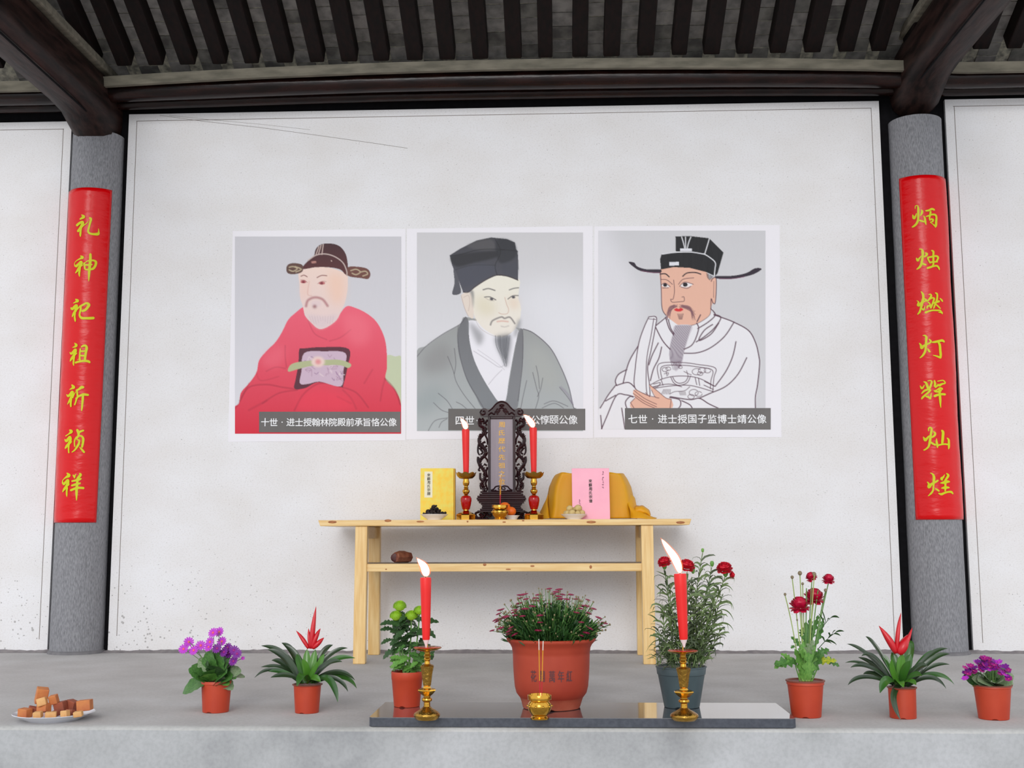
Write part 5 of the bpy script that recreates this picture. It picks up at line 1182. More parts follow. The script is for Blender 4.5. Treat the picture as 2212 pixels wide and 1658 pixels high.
# ------------------------------------------------------------------ plate of cubes
pb_ = flo(118, 1562, 0.0)+Vector((0, 0.04, 0)); pk_ = mpp(pb_)
qp = lambda cx, cy, dy=0.0: at(cx/5.267, 1400+cy/5.267, pb_.y+dy)
g = G(); R_ = 86*pk_; H_ = 15*pk_; PC = Vector((at(116, 1552, pb_.y+0.06).x, pb_.y+0.06, 0.0))
g.lathe([(0.001, 0.0015), (R_*0.62, 0.0015), (R_*0.64, 0), (R_*0.66, H_*0.1), (R_*0.9, H_*0.7), (R_, H_), (R_*0.99, H_*1.06), (R_*0.86, H_*0.72), (R_*0.6, H_*0.34), (0.001, H_*0.3)], PC, 44)
plate = tag(obj('offering_plate', g, mat('glazed_white_plate', (226, 228, 236), 0.2, coat=0.5), None, origin=PC, auto=50), 'white plate on the floor at the far left holding brown cubes', 'plate')
M_tofu = mat('brown_fried_cube', (206, 130, 72), 0.65, c2=(188, 106, 62), ns=22, bump=0.3); M_tofu2 = mat('pale_fried_cube', (226, 178, 116), 0.65, c2=(208, 150, 92), ns=22, bump=0.3); M_tofu3 = mat('dark_fried_cube', (160, 84, 58), 0.65, c2=(140, 74, 54), ns=22, bump=0.3)
rnd = random.Random(21)
cubes = [(285, 735, 150, 110, -.06, 1), (432, 752, 110, 75, -.10, 2), (580, 752, 140, 72, -.105, 2), (742, 742, 100, 84, -.10, 2), (890, 745, 115, 66, -.09, 2), (500, 675, 150, 110, -.04, 1), (475, 535, 150, 190, .02, 1), (480, 606, 120, 100, -.05, 2), (612, 580, 105, 110, -.02, 1), (690, 660, 140, 120, -.01, 3), (825, 645, 140, 120, .02, 3), (965, 645, 180, 130, -.02, 1), (640, 735, 100, 70, -.06, 3), (800, 725, 100, 70, -.05, 3), (370, 700, 110, 90, -.03, 3)]
cube_lab = ['brown fried cube at the left end of the plate', 'pale small cube in front, second from the plate left end', 'wide pale cube at the front middle of the plate', 'pale cube in front, right of the plate middle', 'flat pale cube at the front right of the plate', 'brown cube under the upright tall one on the plate', 'tall upright brown cube, topmost on the plate', 'pale tilted cube leaning before the tall upright one', 'brown cube balanced right beside the tall upright one', 'dark cube in the middle of the plate pile', 'dark cube behind, left of the big right one', 'big brown cube at the right end of the plate', 'dark low cube behind the wide pale front one', 'dark low cube behind the front right cubes', 'dark cube at the back left of the plate pile']
for ci, (cx, cy, w_, h_, dy, mi) in enumerate(cubes):
    p = qp(cx, cy, 0.06+dy); p.z = max(p.z, H_*0.55+h_*mpp(p)/5.267/2); k = mpp(p)/5.267; hx, hz = w_*k/2, h_*k/2; hy = (hx+hz)/2
    g = G(); rot = Quaternion((0, 0, 1), rnd.uniform(-.5, .5)) @ Quaternion((0, 1, 0), rnd.uniform(-.15, .15) if cy > 700 else rnd.uniform(-.3, .3)) @ Quaternion((1, 0, 0), rnd.uniform(-.2, .2))
    hx *= 0.86; hz *= 0.9; hy *= 0.8
    g.box(-hx, hx, -hy, hy, -hz, hz); g.v = [tuple(p+rot @ Vector(v)) for v in g.v]
    o = obj('fried_cube', g, (M_tofu, M_tofu2, M_tofu3)[mi-1], None, smooth=False, bevel=0.003)
    tag(o, cube_lab[ci], 'food', 'fried cubes on the plate')

# =================================================================== POTTED PLANTS
def pot(root, b, k, rt, rb, h, m, rim_m=None, rimh=0.16, lip=1.06, seg=36, soil=True, feet=True):
    """straight flowerpot; radii and height in photo pixels"""
    rt, rb, h = rt*k, rb*k, h*k
    def wob(i, r, z, a):
        if feet and i <= 1 and (math.sin(3*a+0.8) > 0.93): return r, z+h*0.035
        return r, z
    g = G(); g.lathe([(rb*0.96, 0), (rb, h*0.012), (rb+(rt-rb)*0.80*0.98, h*(1-rimh)), (rb+(rt-rb)*(1-rimh)+rt*0.025, h*(1-rimh)+h*0.012), (rt, h*0.975), (rt*0.985, h), (rt*0.93, h*0.97), (rt*0.90, h*0.86)], b, seg, wob=wob)
    p = obj('pot', g, m, root, auto=40)
    if rim_m is not None:
        g = G(); g.lathe([(rt*0.985, h*0.965), (rt*lip, h*0.975), (rt*lip, h*1.005), (rt*0.95, h*1.01), (rt*0.92, h*0.97)], b, seg); obj('rim', g, rim_m, p, auto=40)
    if soil:
        g = G(); g.lathe([(rt*0.915, h*0.90), (rt*0.6, h*0.93), (0.0005, h*0.945)], b, 24); obj('soil', g, M_soil, root)
    return p
def orient(d, nrm):
    y = Vector(d).normalized(); x = y.cross(Vector(nrm)); x = x.normalized() if x.length > 1e-5 else Vector((1, 0, 0)); z = x.cross(y)
    return Matrix((x, y, z)).transposed()
def place(me, name, parent, loc, rot3, scale):
    o = bpy.data.objects.new(name, me); COL.objects.link(o); o.parent = parent
    sc = scale if hasattr(scale, '__len__') else (scale,)*3
    o.location = Vector(loc)-wloc(parent); o.rotation_euler = rot3.to_euler(); o.scale = sc
    return o
def leaf_mesh(name, m, wf, droop=0.25, fold=0.15, n=12, lobes=0, lobe_d=0.0, cup=0.0):
    g = G(); vs = []; fs = []
    for i in range(n+1):
        t = i/n; w = wf(t)
        if lobes: w *= 1-lobe_d*(0.5+0.5*math.cos(2*PI*lobes*t))
        z = -droop*t*t
        for s_ in (-1, -0.5, 0, 0.5, 1):
            vs.append((s_*w*0.5, t, z+abs(s_)*w*0.5*fold-cup*(s_*w)**2+0.015*math.sin(9*t+s_*2)))
    for i in range(n):
        for k in range(4): fs.append((i*5+k, i*5+k+1, (i+1)*5+k+1, (i+1)*5+k))
    g.add(vs, fs); return mesh_of(name, g, m, True, auto=None)
def daisy_mesh(name, n, rin, mp, mc, pw=0.75, cup=0.15, disc=0.25, notch=True, layers=1):
    g = G()
    for ly in range(layers):
        for i in range(n):
            a = 2*PI*(i+0.5*ly)/n; ca, sa = math.cos(a), math.sin(a); L = 1.0-0.22*ly
            w = 2*PI*0.55/n*pw
            row = [(rin, w*0.35, 0.0), (0.45*L, w*0.9, cup*0.3), (0.8*L, w*1.05, cup*0.75), (L, w*0.55, cup*(1.0-0.2*ly))]
            vs = []
            for (r, ww, z) in row:
                for s_ in (-1, 0, 1): vs.append((r*ca-s_*ww*sa*0.5*1.0, r*sa+s_*ww*ca*0.5, z+0.06*ly-0.04*abs(s_)*r))
            g.add(vs, [(j*3+k, j*3+k+1, (j+1)*3+k+1, (j+1)*3+k) for j in range(3) for k in range(2)], 0)
    g.ball((0, 0, 0.02+0.06*(layers-1)), disc, disc, disc*0.55, 10, 5, 1)
    return mesh_of(name, g, [mp, mc], True, auto=None)
def rosette_mesh(name, m, rings, ruffle=0.0, seed=1, core=None):
    """layered bloom; rings: (petals, radius, height, open angle deg, petal size)"""
    g = G(); r = random.Random(seed)
    if core: g.ball((0, 0, core[1]), core[0], core[0], core[2], 14, 8, 0, jit=0.03, rnd=r)
    for (n, rad, z0, op, size) in rings:
        for i in range(n):
            a = 2*PI*i/n+r.uniform(-.2, .2)+rad*3; e = math.radians(op+r.uniform(-8, 8))
            out = Vector((math.cos(a), math.sin(a), 0)); up = Vector((0, 0, 1)); side = Vector((-math.sin(a), math.cos(a), 0))
            vs = []
            for j in range(4):
                t = j/3; w = size*(0.35+0.75*math.sin(PI*min(1, t*0.75+0.1)))
                ang = e*(1-0.25*t)
                p = out*(rad+size*t*math.cos(e)*(1-0.15*t))+up*(z0+size*t*math.sin(e))
                for q in range(5):
                    s_ = -1+0.5*q
                    v = p+side*(s_*w*0.5)-out*(abs(s_)**2*w*0.16)
                    if ruffle and j >= 2: v = v+Vector((r.uniform(-1, 1), r.uniform(-1, 1), r.uniform(-1, 1)))*ruffle*(1.0 if j == 3 else .4)
                    vs.append(v)
            g.add(vs, [(j*5+k, j*5+k+1, (j+1)*5+k+1, (j+1)*5+k) for j in range(3) for k in range(4)], 0)
    return mesh_of(name, g, m, True, auto=None)
def bez(a, b, c, n=8):
    a, b, c = Vector(a), Vector(b), Vector(c)
    return [a*(1-t)**2+b*2*t*(1-t)+c*t*t for t in [i/n for i in range(n+1)]]
UPV = Vector((0, -0.55, 0.83))

M_lf_dark = leafm('dark_green_leaf', (58, 92, 44), (36, 66, 34)); M_lf_mid = leafm('mid_green_leaf', (84, 132, 58), (58, 104, 44)); M_lf_light = leafm('fresh_green_leaf', (112, 160, 70), (84, 138, 56))
M_lf_pale = leafm('pale_grey_green_leaf', (146, 164, 128), (116, 142, 100)); M_stem = leafm('green_stem', (110, 150, 78), (92, 132, 66)); M_stempale = leafm('pale_green_stem', (168, 186, 116), (150, 172, 96))
M_brom = mat('glossy_bromeliad_leaf', (58, 106, 36), 0.32, c2=(42, 80, 34), ns=7, stretch=(1, 1, 1), coat=0.25); M_bromd = mat('dark_bromeliad_leaf', (48, 72, 38), 0.32, c2=(40, 54, 38), ns=7, coat=0.25); M_broml = mat('inner_bromeliad_leaf', (84, 138, 44), 0.32, c2=(66, 116, 40), ns=7, coat=0.25)
M_bract = mat('scarlet_bract', (214, 20, 34), 0.4, c2=(196, 12, 30), ns=8, coat=0.2)
M_mag = mat('magenta_petal', (196, 60, 206), 0.5, c2=(176, 40, 186), ns=12); M_purp = mat('deep_purple_petal', (128, 28, 148), 0.5, c2=(108, 20, 130), ns=12); M_pinkc = mat('pink_flower_eye', (238, 96, 120), 0.6); M_wine = mat('wine_magenta_petal', (172, 26, 120), 0.5, c2=(150, 24, 130), ns=14)
M_crim = mat('crimson_petal', (204, 18, 66), 0.45, c2=(172, 8, 48), ns=6); M_carn = mat('red_carnation_petal', (222, 22, 52), 0.55, c2=(190, 10, 38), ns=10)
M_dais = mat('rose_daisy_petal', (170, 30, 84), 0.55, c2=(132, 18, 60), ns=14); M_daisc = mat('tan_flower_eye', (170, 84, 92), 0.7); M_bud = mat('green_pink_bud', (150, 108, 96), 0.6, c2=(120, 132, 80), ns=200)
M_pomp = mat('lime_pompon_petal', (176, 214, 60), 0.55, c2=(146, 192, 40), ns=16)

ROUND = lambda t: 0.95*math.sin(PI*min(1, t**0.75*0.97+0.02))**0.6
OVATE = lambda t: 0.55*math.sin(PI*t**0.8)**0.8+0.012
NARROW = lambda t: 0.13*math.sin(PI*min(1, t*0.92+0.06))+0.006
LOBED = lambda t: 0.70*math.sin(PI*t**0.85)**0.7+0.02

# ---- 1 purple cineraria, far left
q6 = lambda cx, cy, Y: at(370+cx/5.267, 1290+cy/5.267, Y)
def flowerpot_thing(name, px, py, z, label, cat='potted plant'):
    b = flo(px, py, z); return thing(name, b, label, cat, 'flowerpots along the platform'), b, mpp(b)
rt_, b, k = flowerpot_thing('potted_cineraria', 466, 1536.5, 0, 'purple daisy-like flowers in a terracotta plastic pot at the far left')
pot(rt_, b, k, 33, 28, 66, M_terra, None, rimh=0.1)
Y = b.y; rnd = random.Random(31)
lm = [leaf_mesh('round_leaf', m_, ROUND, 0.2, 0.12, 14, 4, 0.14) for m_ in (M_lf_mid, M_lf_dark, M_lf_light, M_lf_pale)]
for (bx, by, tx, ty, dy, w_, mi) in [(400,930,110,1040,-.02,1.0,0),(390,900,215,790,-.02,.9,0),(430,860,250,740,.0,.9,0),(430,850,330,680,.0,.8,3),(460,860,400,630,-.03,.9,3),(480,880,520,600,-.02,.9,1),(500,880,620,630,.0,.9,1),(520,900,770,800,-.01,.9,3),(540,900,830,850,.02,.8,3),(560,940,700,1020,-.02,.9,3),(450,940,480,770,-.06,.9,2),(500,950,590,820,-.06,.9,0),(470,950,360,850,-.06,.9,2),(520,950,660,880,-.05,.9,0),(560,900,650,740,.01,.8,1),(480,940,440,800,.03,.9,1),(500,900,560,700,.05,.9,1),(450,900,350,760,.05,.9,1),(420,960,300,900,-.05,.8,0),(540,950,640,960,-.05,.7,2),(480,930,420,700,.02,.8,0),(530,900,600,760,-.03,.8,1),(500,930,540,740,-.07,.8,1),(430,930,300,800,-.05,.8,0),(560,930,720,880,-.04,.7,0),(440,880,380,740,-.04,.8,1),(520,870,680,720,.0,.7,1)]:
    p, t = q6(bx, by, Y-0.01), q6(tx, ty, Y-0.01+dy); d = t-p
    place(rnd.choice([lm[mi], lm[mi], lm[0]]), 'leaf', rt_, p, orient(d, UPV+Vector((rnd.uniform(-.4, .4), rnd.uniform(-.3, .3), 0))), (d.length*w_*1.2, d.length, d.length))
g = G(); fl_pts = [(475,400,1),(545,392,1),(200,505,1),(140,585,1),(255,600,1),(335,545,1),(425,560,1),(520,578,2),(575,500,1),(640,570,2),(655,632,2),(712,600,2),(748,640,2),(708,722,2),(815,690,3),(440,505,1),(600,620,2)]
for (cx, cy, kd_) in fl_pts:
    p = q6(cx, cy, Y-0.02+rnd.uniform(-.03, .03)); g.tube(bez(q6(490+rnd.uniform(-60, 60), 900, Y), q6((cx+490)/2+20, (cy+800)/2, Y), p), 0.0013, 5)
o = obj('stems', g, M_stem, rt_); o['kind'] = 'stuff'
dm = [daisy_mesh('cineraria_flower', 12, 0.12, M_mag, M_pinkc, 1.15, .1, .26), daisy_mesh('cineraria_flower', 12, 0.12, M_purp, M_wine, 1.15, .1, .26)]
for (cx, cy, kd_) in fl_pts:
    p = q6(cx, cy, Y-0.025+rnd.uniform(-.03, .01)); s_ = {1: 60, 2: 60, 3: 24}[kd_]*k/5.267
    place(dm[0 if kd_ != 2 else 1], 'flower', rt_, p, orient((rnd.uniform(-.3, .3), .5, 1), (rnd.uniform(-.5, .5), -1, rnd.uniform(.2, .9))), s_)

# ---- bromeliads
def bromeliad(root, b, k, qf, base, leaves, bracts, unit):
    rnd = random.Random(int(base[0]))
    Y = b.y
    for (c1x, c1y, tx, ty, dy, w_, mi) in leaves:
        a = qf(base[0]+rnd.uniform(-30, 30)+0.12*(tx-base[0]), base[1]+rnd.uniform(-20, 10), Y+dy*0.15); m_ = qf(c1x, c1y, Y+dy*0.6); t = qf(tx, ty, Y+dy)
        pts = bez(a, m_, t, 12); W = w_*unit
        wd = [W*(0.75+0.5*math.sin(PI*min(1, i/12*0.9+0.1)))*(1 if i < 10 else (1-((i-9)/3.15)**2)) for i in range(13)]
        view = Vector((0, -1, 0.15)); tan = (pts[8]-pts[4]).normalized()
        side = tan.cross(Vector((0, -0.75, 0.65))).normalized()
        g = G(); g.strap(pts, wd, side, fold=0.35)
        o = obj('leaf', g, (M_brom, M_bromd, M_broml)[mi], root, auto=None, subsurf=1)
    for (bx, by, mx_, my_, tx, ty, w_) in bracts:
        a, m_, t = qf(bx, by, Y-0.01), qf(mx_, my_, Y-0.012), qf(tx, ty, Y+0.0); pts = bez(a, m_, t, 8); W = w_*unit*1.15
        g = G(); g.tube(pts, [W*0.5*x for x in (0.55, 0.8, 0.95, 1.0, 0.98, 0.88, 0.7, 0.42, 0.05)], 8, sq=0.85)
        obj('bract', g, M_bract, root, auto=None)
rt_, b, k = flowerpot_thing('potted_bromeliad', 663, 1538, 0, 'red-spiked bromeliad in a terracotta pot, left of the altar table leg')
pot(rt_, b, k, 30.5, 25.5, 60, M_terra, M_terrarim, rimh=0.05, lip=1.07)
LV = [(1330,560,1022,548,.05,60,1),(1330,620,1095,590,-.02,66,1),(1420,560,1255,515,.05,60,1),(1450,600,1300,545,.02,56,1),(1280,690,1140,715,.04,60,1),(1150,700,945,915,-.02,44,1),(1300,740,1020,790,.06,52,1),(1250,800,1105,842,-.06,50,0),(1330,840,1130,910,-.08,56,1),(1700,560,1840,540,.05,60,1),(1800,560,2008,575,.04,50,1),(1800,620,2092,690,-.01,60,0),(1760,680,1945,730,-.04,56,1),(1900,740,2090,940,.02,52,1),(1980,800,2110,1035,.04,60,0),(1900,820,2010,1070,-.02,50,1),(1840,800,1895,1190,-.10,66,0),(1540,760,1545,585,.03,74,2),(1620,740,1640,590,.02,70,2),(1700,740,1740,640,-.01,60,2),(1450,740,1430,640,-.02,62,0),(1500,780,1430,1010,-.12,76,0),(1560,820,1490,700,-.06,66,2),(1640,820,1690,720,-.06,62,2),(1600,860,1700,960,-.10,70,2),(1400,760,1260,700,.07,50,1),(1740,620,1860,640,.08,50,1)]
bromeliad(rt_, b, k, q6, (1545, 970), LV, [(1590,580,1600,400,1648,100,62),(1600,580,1640,440,1697,352,58),(1610,580,1670,520,1738,455,58),(1560,580,1510,480,1420,376,48),(1580,580,1565,450,1562,350,40)], k/5.267)
q9 = lambda cx, cy, Y: at(1810+cx/5.5025, 1310+cy/5.5025, Y)
rt_, b, k = flowerpot_thing('potted_bromeliad', 1951, 1549.5, 0, 'bromeliad with three red bracts in front of the right stone column')
pot(rt_, b, k, 29.5, 28, 65, M_terra, M_terrarim, rimh=0.05, lip=1.07)
LV = [(330,470,108,440,.03,46,1),(430,380,328,352,.07,44,1),(420,470,280,585,-.02,50,1),(330,590,85,665,.05,36,1),(350,610,148,722,-.02,48,1),(260,740,118,930,-.03,48,1),(420,640,240,600,.05,50,1),(1080,470,1308,498,.05,48,1),(1120,530,1332,562,.02,54,1),(1080,640,1328,685,.0,44,1),(1180,690,1385,925,.03,60,0),(1120,720,1288,975,-.02,56,1),(1020,560,1150,520,.08,52,0),(900,420,840,400,.06,84,0),(690,640,640,540,.02,84,0),(740,680,770,560,-.01,84,2),(820,660,870,560,.0,80,0),(600,640,520,560,.04,62,0),(560,760,500,1025,-.12,88,0),(560,1000,745,1345,-.10,58,1),(640,760,640,620,-.06,72,2),(760,760,860,640,-.08,76,0),(900,760,1000,820,-.10,70,0),(700,820,780,960,-.12,84,2),(860,840,930,930,-.12,70,2),(400,740,300,800,.0,50,1),(960,640,1060,700,-.05,60,1)]
bromeliad(rt_, b, k, q9, (740, 940), LV, [(690,550,640,420,487,226,88),(700,550,700,320,750,68,56),(720,560,780,470,830,330,128),(780,540,830,400,885,245,50)], k/5.5025)

# ---- 3 green pompon chrysanthemum
q7 = lambda cx, cy, Y: at(790+cx/4.145, 1190+cy/4.145, Y)
rt_, b, k = flowerpot_thing('potted_chrysanthemum', 879, 1524.5, SLAB_T, 'lime green pompon chrysanthemum in a terracotta pot behind the left candlestick')
pot(rt_, b, k, 34.5, 28, 74, M_terra, None, rimh=0.24)
Y = b.y; rnd = random.Random(33); u = k/4.145
heads = [(305, 498, 54), (272, 585, 52), (408, 583, 52), (480, 535, 46)]
g = G()
for (cx, cy, r_) in heads: g.tube(bez(q7(370+(cx-370)*.3, 1090, Y), q7(cx*0.9+40, 820, Y), q7(cx, cy+20, Y)), [9*u]*4+[7*u]*5, 6)
o = obj('stems', g, M_stem, rt_); o['kind'] = 'stuff'
def pompon():
    g = G(); r = random.Random(3); g.ball((0, 0, 0.15), 0.82, 0.82, 0.62, 16, 8)
    for j in range(9):
        th = j/8*1.75; n = max(1, int(26*math.sin(max(th, .12))))
        for i in range(n):
            a = 2*PI*i/n+j*.4; d = Vector((math.sin(th)*math.cos(a), math.sin(th)*math.sin(a), math.cos(th)*0.8)); s_ = d.cross(Vector((.3, .2, 1))).normalized()
            g.strap([d*0.7+Vector((0, 0, .15)), d*0.95+Vector((0, 0, .16)), d*1.04+Vector((0, 0, .12))], [.16, .17, .07], s_, fold=.5)
    return mesh_of('pompon', g, M_pomp, True, auto=None)
pm = pompon()
for (cx, cy, r_) in heads: place(pm, 'flower_head', rt_, q7(cx, cy+6, Y-0.01), orient((0, 1, 0.1), (0, -.15, 1)), (r_*u*1.12, r_*u*1.12, r_*u*1.25))
ml = [leaf_mesh('lobed_leaf', m_, LOBED, 0.3, 0.2, 16, 4, .42) for m_ in (M_lf_dark, M_lf_mid, M_lf_light)]
for i in range(92):
    cy = rnd.uniform(560, 1060); spread = 210*math.sin(PI*min(1, (1090-cy)/420*0.55+0.18))
    cx = 385+rnd.uniform(-1, 1)*spread*0.55; s_ = 1 if cx > 385 else -1
    if rnd.random() < .25: s_ = -s_
    L = rnd.uniform(85, 135); d = Vector((s_*rnd.uniform(.5, 1), rnd.uniform(-.9, .5), rnd.uniform(-.5, .45)))
    if cy < 640: d.z = rnd.uniform(-.7, 0)
    p = q7(cx, cy, Y+rnd.uniform(-.03, .04)); mi = 0 if cy < 840 else (1 if cy < 940 else 2)
    place(ml[mi], 'leaf', rt_, p, orient(d, UPV), L*u)
for (bx, by, tx, ty) in [(250,640,128,630),(240,700,130,680),(230,790,130,810),(260,880,140,940),(500,640,640,600),(520,700,632,750),(540,830,610,960),(300,820,215,870),(250,540,240,560),(300,545,360,560)]:
    p, t = q7(bx, by, Y), q7(tx, ty, Y-0.01); d = t-p; place(ml[0], 'leaf', rt_, p, orient(d, UPV), d.length)

# ---- 4 big clay pot of small mums
rt_, b, k = flowerpot_thing('big_clay_flowerpot', 1020+790/4.606, 1527.5, SLAB_T, 'big red clay pot full of small pink daisies at the middle', 'potted plant')
u = k/4.606; Y = b.y
def wob(i, r, z, a):
    if i <= 1: return r, z+34*u*max(0, math.cos(4*a+0.4))**6*(1 if i == 0 else .6)
    return r, z
g = G(); g.lathe([(r*u, z*u) for r, z in [(272, 0), (286, 6), (302, 70), (314, 104), (322, 112), (350, 150), (366, 210), (374, 290), (381, 400), (385, 520), (385, 545), (389, 552), (394, 590), (412, 625), (436, 648), (447, 664), (446, 676), (434, 684), (418, 676), (398, 640), (390, 600)]], b, 56, wob=wob)
g.m = [1 if max(g.v[i][2] for i in f) < b.z+108*u else 0 for f in g.f]
P_ = obj('pot', g, [M_clay, mat('paler_clay_foot', (176, 92, 68), 0.75, c2=(158, 66, 42), ns=12)], rt_, auto=50)
g = G(); g.lathe([(395*u, 630*u), (0.001, 650*u)], b, 32); obj('soil', g, M_soil, rt_)
# brushed characters round the belly of the pot
g = G()
for ch, cx in zip('花開萬年紅', (612, 700, 800, 888, 976)):
    vs, fs = text_g(ch, 1.0, 0.0); R_ = 382*u
    for ox in (-.02, .02):
        pts = []
        for x, z in vs:
            a = ((cx-790)+(x+ox)*66)*u/R_; zz = (1380-1036)*u+z*118*u
            rr_ = np.interp(zz, [210*u, 290*u, 400*u, 520*u], [366*u, 374*u, 381*u, 385*u])+0.0012+(0.0003 if ox > 0 else 0)
            pts.append((b.x+rr_*math.sin(a), b.y-rr_*math.cos(a), b.z+zz))
        g.add(pts, fs)
o = obj('pot_lettering', g, mat('faded_grey_ink', (92, 58, 62), 0.7), P_, smooth=False); o['kind'] = 'stuff'
rnd = random.Random(44); C0 = b+Vector((0, 0, 640*u))
gs, gl, gd, gb = G(), G(), G(), G(); fpos = []
for i in range(280):
    az = rnd.uniform(0, 2*PI); ph = math.acos(rnd.uniform(0.10, 1.0)); rs = rnd.uniform(.84, 1.0)
    e = C0+Vector((math.sin(ph)*math.cos(az)*620*u, math.sin(ph)*math.sin(az)*470*u, (50+math.cos(ph)*500)*u))*rs
    s0 = C0+Vector((math.cos(az)*math.sin(ph)*260*u, math.sin(az)*math.sin(ph)*260*u, -10*u))
    mid = (s0+e)/2+Vector((math.cos(az)*30*u*math.sin(ph), math.sin(az)*30*u*math.sin(ph), 50*u*math.sin(ph)))
    pts = bez(s0, mid, e, 6); gs.tube(pts, [4.2*u, 4*u, 3.8*u, 3.5*u, 3.2*u, 2.8*u, 2.4*u], 4)
    dirn = (pts[-1]-pts[-2]).normalized()
    fpos.append((e, dirn, rs))
    for q in range(9):
        t = rnd.uniform(.12, .82); p = pts[int(t*6)].lerp(pts[min(6, int(t*6)+1)], t*6-int(t*6)); a = rnd.uniform(0, 2*PI)
        d = (dirn*rnd.uniform(.3, 1.0)+Vector((math.cos(a), math.sin(a), rnd.uniform(-.3, .4)))*.8).normalized(); L = rnd.uniform(45, 85)*u; sd_ = d.cross(Vector((rnd.uniform(-1, 1), rnd.uniform(-1, 1), 1))).normalized()
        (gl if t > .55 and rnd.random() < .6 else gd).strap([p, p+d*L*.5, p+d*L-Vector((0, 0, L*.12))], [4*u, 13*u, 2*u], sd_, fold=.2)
o = obj('stems', gs, M_stem, rt_); o['kind'] = 'stuff'
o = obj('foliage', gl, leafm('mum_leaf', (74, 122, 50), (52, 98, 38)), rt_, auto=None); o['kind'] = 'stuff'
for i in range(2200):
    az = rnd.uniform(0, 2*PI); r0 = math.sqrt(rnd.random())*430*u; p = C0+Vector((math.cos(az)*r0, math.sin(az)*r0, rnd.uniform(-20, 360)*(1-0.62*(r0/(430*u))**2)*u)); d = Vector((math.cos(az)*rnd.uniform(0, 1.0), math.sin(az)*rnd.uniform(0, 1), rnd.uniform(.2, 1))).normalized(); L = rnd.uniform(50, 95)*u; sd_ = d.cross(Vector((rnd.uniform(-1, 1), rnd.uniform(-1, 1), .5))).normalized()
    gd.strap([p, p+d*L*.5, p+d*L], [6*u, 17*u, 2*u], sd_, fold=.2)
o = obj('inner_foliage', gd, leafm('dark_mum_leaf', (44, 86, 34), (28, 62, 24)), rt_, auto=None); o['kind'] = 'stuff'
dm = [daisy_mesh('small_daisy', 12, 0.1, M_dais, M_daisc, 1.25, .22, .2, layers=2)]
budm = G(); budm.ball((0, 0, 0), .8, .8, 1, 8, 5); bud = mesh_of('flower_bud', budm, M_bud, True)
nf = 0
for i, (e, d, rs) in enumerate(fpos):
    if nf < 85 and rnd.random() < .42:
        nf += 1; n_ = (d*0.5+Vector((rnd.uniform(-.25, .25), rnd.uniform(-.6, -.05), 1))).normalized()
        place(dm[0], 'flower', rt_, e, orient(Vector((0, 1, 0.2)), n_), rnd.uniform(30, 42)*u)
    else:
        place(bud, 'bud', rt_, e, Matrix.Identity(3), rnd.uniform(8, 13)*u)

# ---- 5 carnations in a dark teal pot
q5 = lambda cx, cy, Y: at(1370+cx/3.856, 1160+cy/3.856, Y)
rt_, b, k = flowerpot_thing('potted_carnation', 1473, 1526, SLAB_T, 'red carnations with thin grey-green leaves in a dark teal pot')
pot(rt_, b, k, 54, 38, 86, M_teal, M_teal, rimh=0.20, lip=1.02)
Y = b.y; u = k/3.856; rnd = random.Random(55)
M_cl = leafm('grey_green_blade', (118, 138, 84), (86, 110, 62)); M_cl2 = leafm('dull_dark_blade', (82, 92, 64), (64, 80, 50))
stems = [(250,260),(440,290),(760,320),(570,130),(645,250),(480,330),(530,420),(690,420),(300,380),(370,360),(620,380),(240,560),(740,470),(400,520),(560,560),(660,620),(330,620),(190,760),(720,760),(610,760)]
gs = G(); g1 = G(); g2 = G()
for si, (tx, ty) in enumerate(stems):
    dyt = rnd.uniform(-.05, .06); s0 = q5(390+(tx-400)*.45, 1090, Y+dyt*.5); t = q5(tx, ty, Y+dyt); m_ = q5(390+(tx-400)*.72+rnd.uniform(-40, 40), (ty+1090)/2, Y+dyt*.7)
    pts = bez(s0, m_, t, 16); gs.tube(pts, [5*u]*10+[4*u]*7, 5)
    nn = max(3, int((1090-ty)/46))
    for j in range(1, nn+1):
        f = (j/nn)*0.93; i0 = f*16; p = pts[int(i0)].lerp(pts[min(16, int(i0)+1)], i0-int(i0)); tg = (pts[min(16, int(i0)+1)]-pts[int(i0)]).normalized()
        az = rnd.uniform(0, PI)
        for q in (0, PI):
            d = Vector((math.cos(az+q), math.sin(az+q)*.7, 0)); L = rnd.uniform(90, 165)*u*(0.7 if f > .85 else 1); curl = rnd.uniform(-.1, .55)
            P_b = [p, p+tg*L*.30+d*L*.22, p+tg*L*.42+d*L*.55, p+tg*L*(.44-curl*.3)+d*L*.85, p+tg*L*(.36-curl)+d*L*(1.02)]
            (g1 if rnd.random() < .65 else g2).strap(P_b, [11*u, 18*u, 17*u, 12*u, 2*u], d.cross(tg).normalized() if rnd.random() < .5 else Vector((0, -1, .3)).cross(d).normalized(), fold=.3)
for i in range(170):
    p = q5(rnd.uniform(190, 590), rnd.uniform(880, 1085), Y+rnd.uniform(-.07, .07)); a = rnd.uniform(0, 2*PI); d = Vector((math.cos(a), math.sin(a)*.8, rnd.uniform(-.1, 1.1))).normalized(); L = rnd.uniform(80, 150)*u
    (g1 if rnd.random() < .5 else g2).strap([p, p+d*L*.5+Vector((0, 0, L*.1)), p+d*L-Vector((0, 0, L*.2))], [8*u, 12*u, 2*u], d.cross(Vector((0, -.4, 1))).normalized(), fold=.3)
o = obj('stems', gs, M_cl, rt_); o['kind'] = 'stuff'
o = obj('blades', g1, M_cl, rt_, auto=None); o['kind'] = 'stuff'
o = obj('dull_blades', g2, M_cl2, rt_, auto=None); o['kind'] = 'stuff'
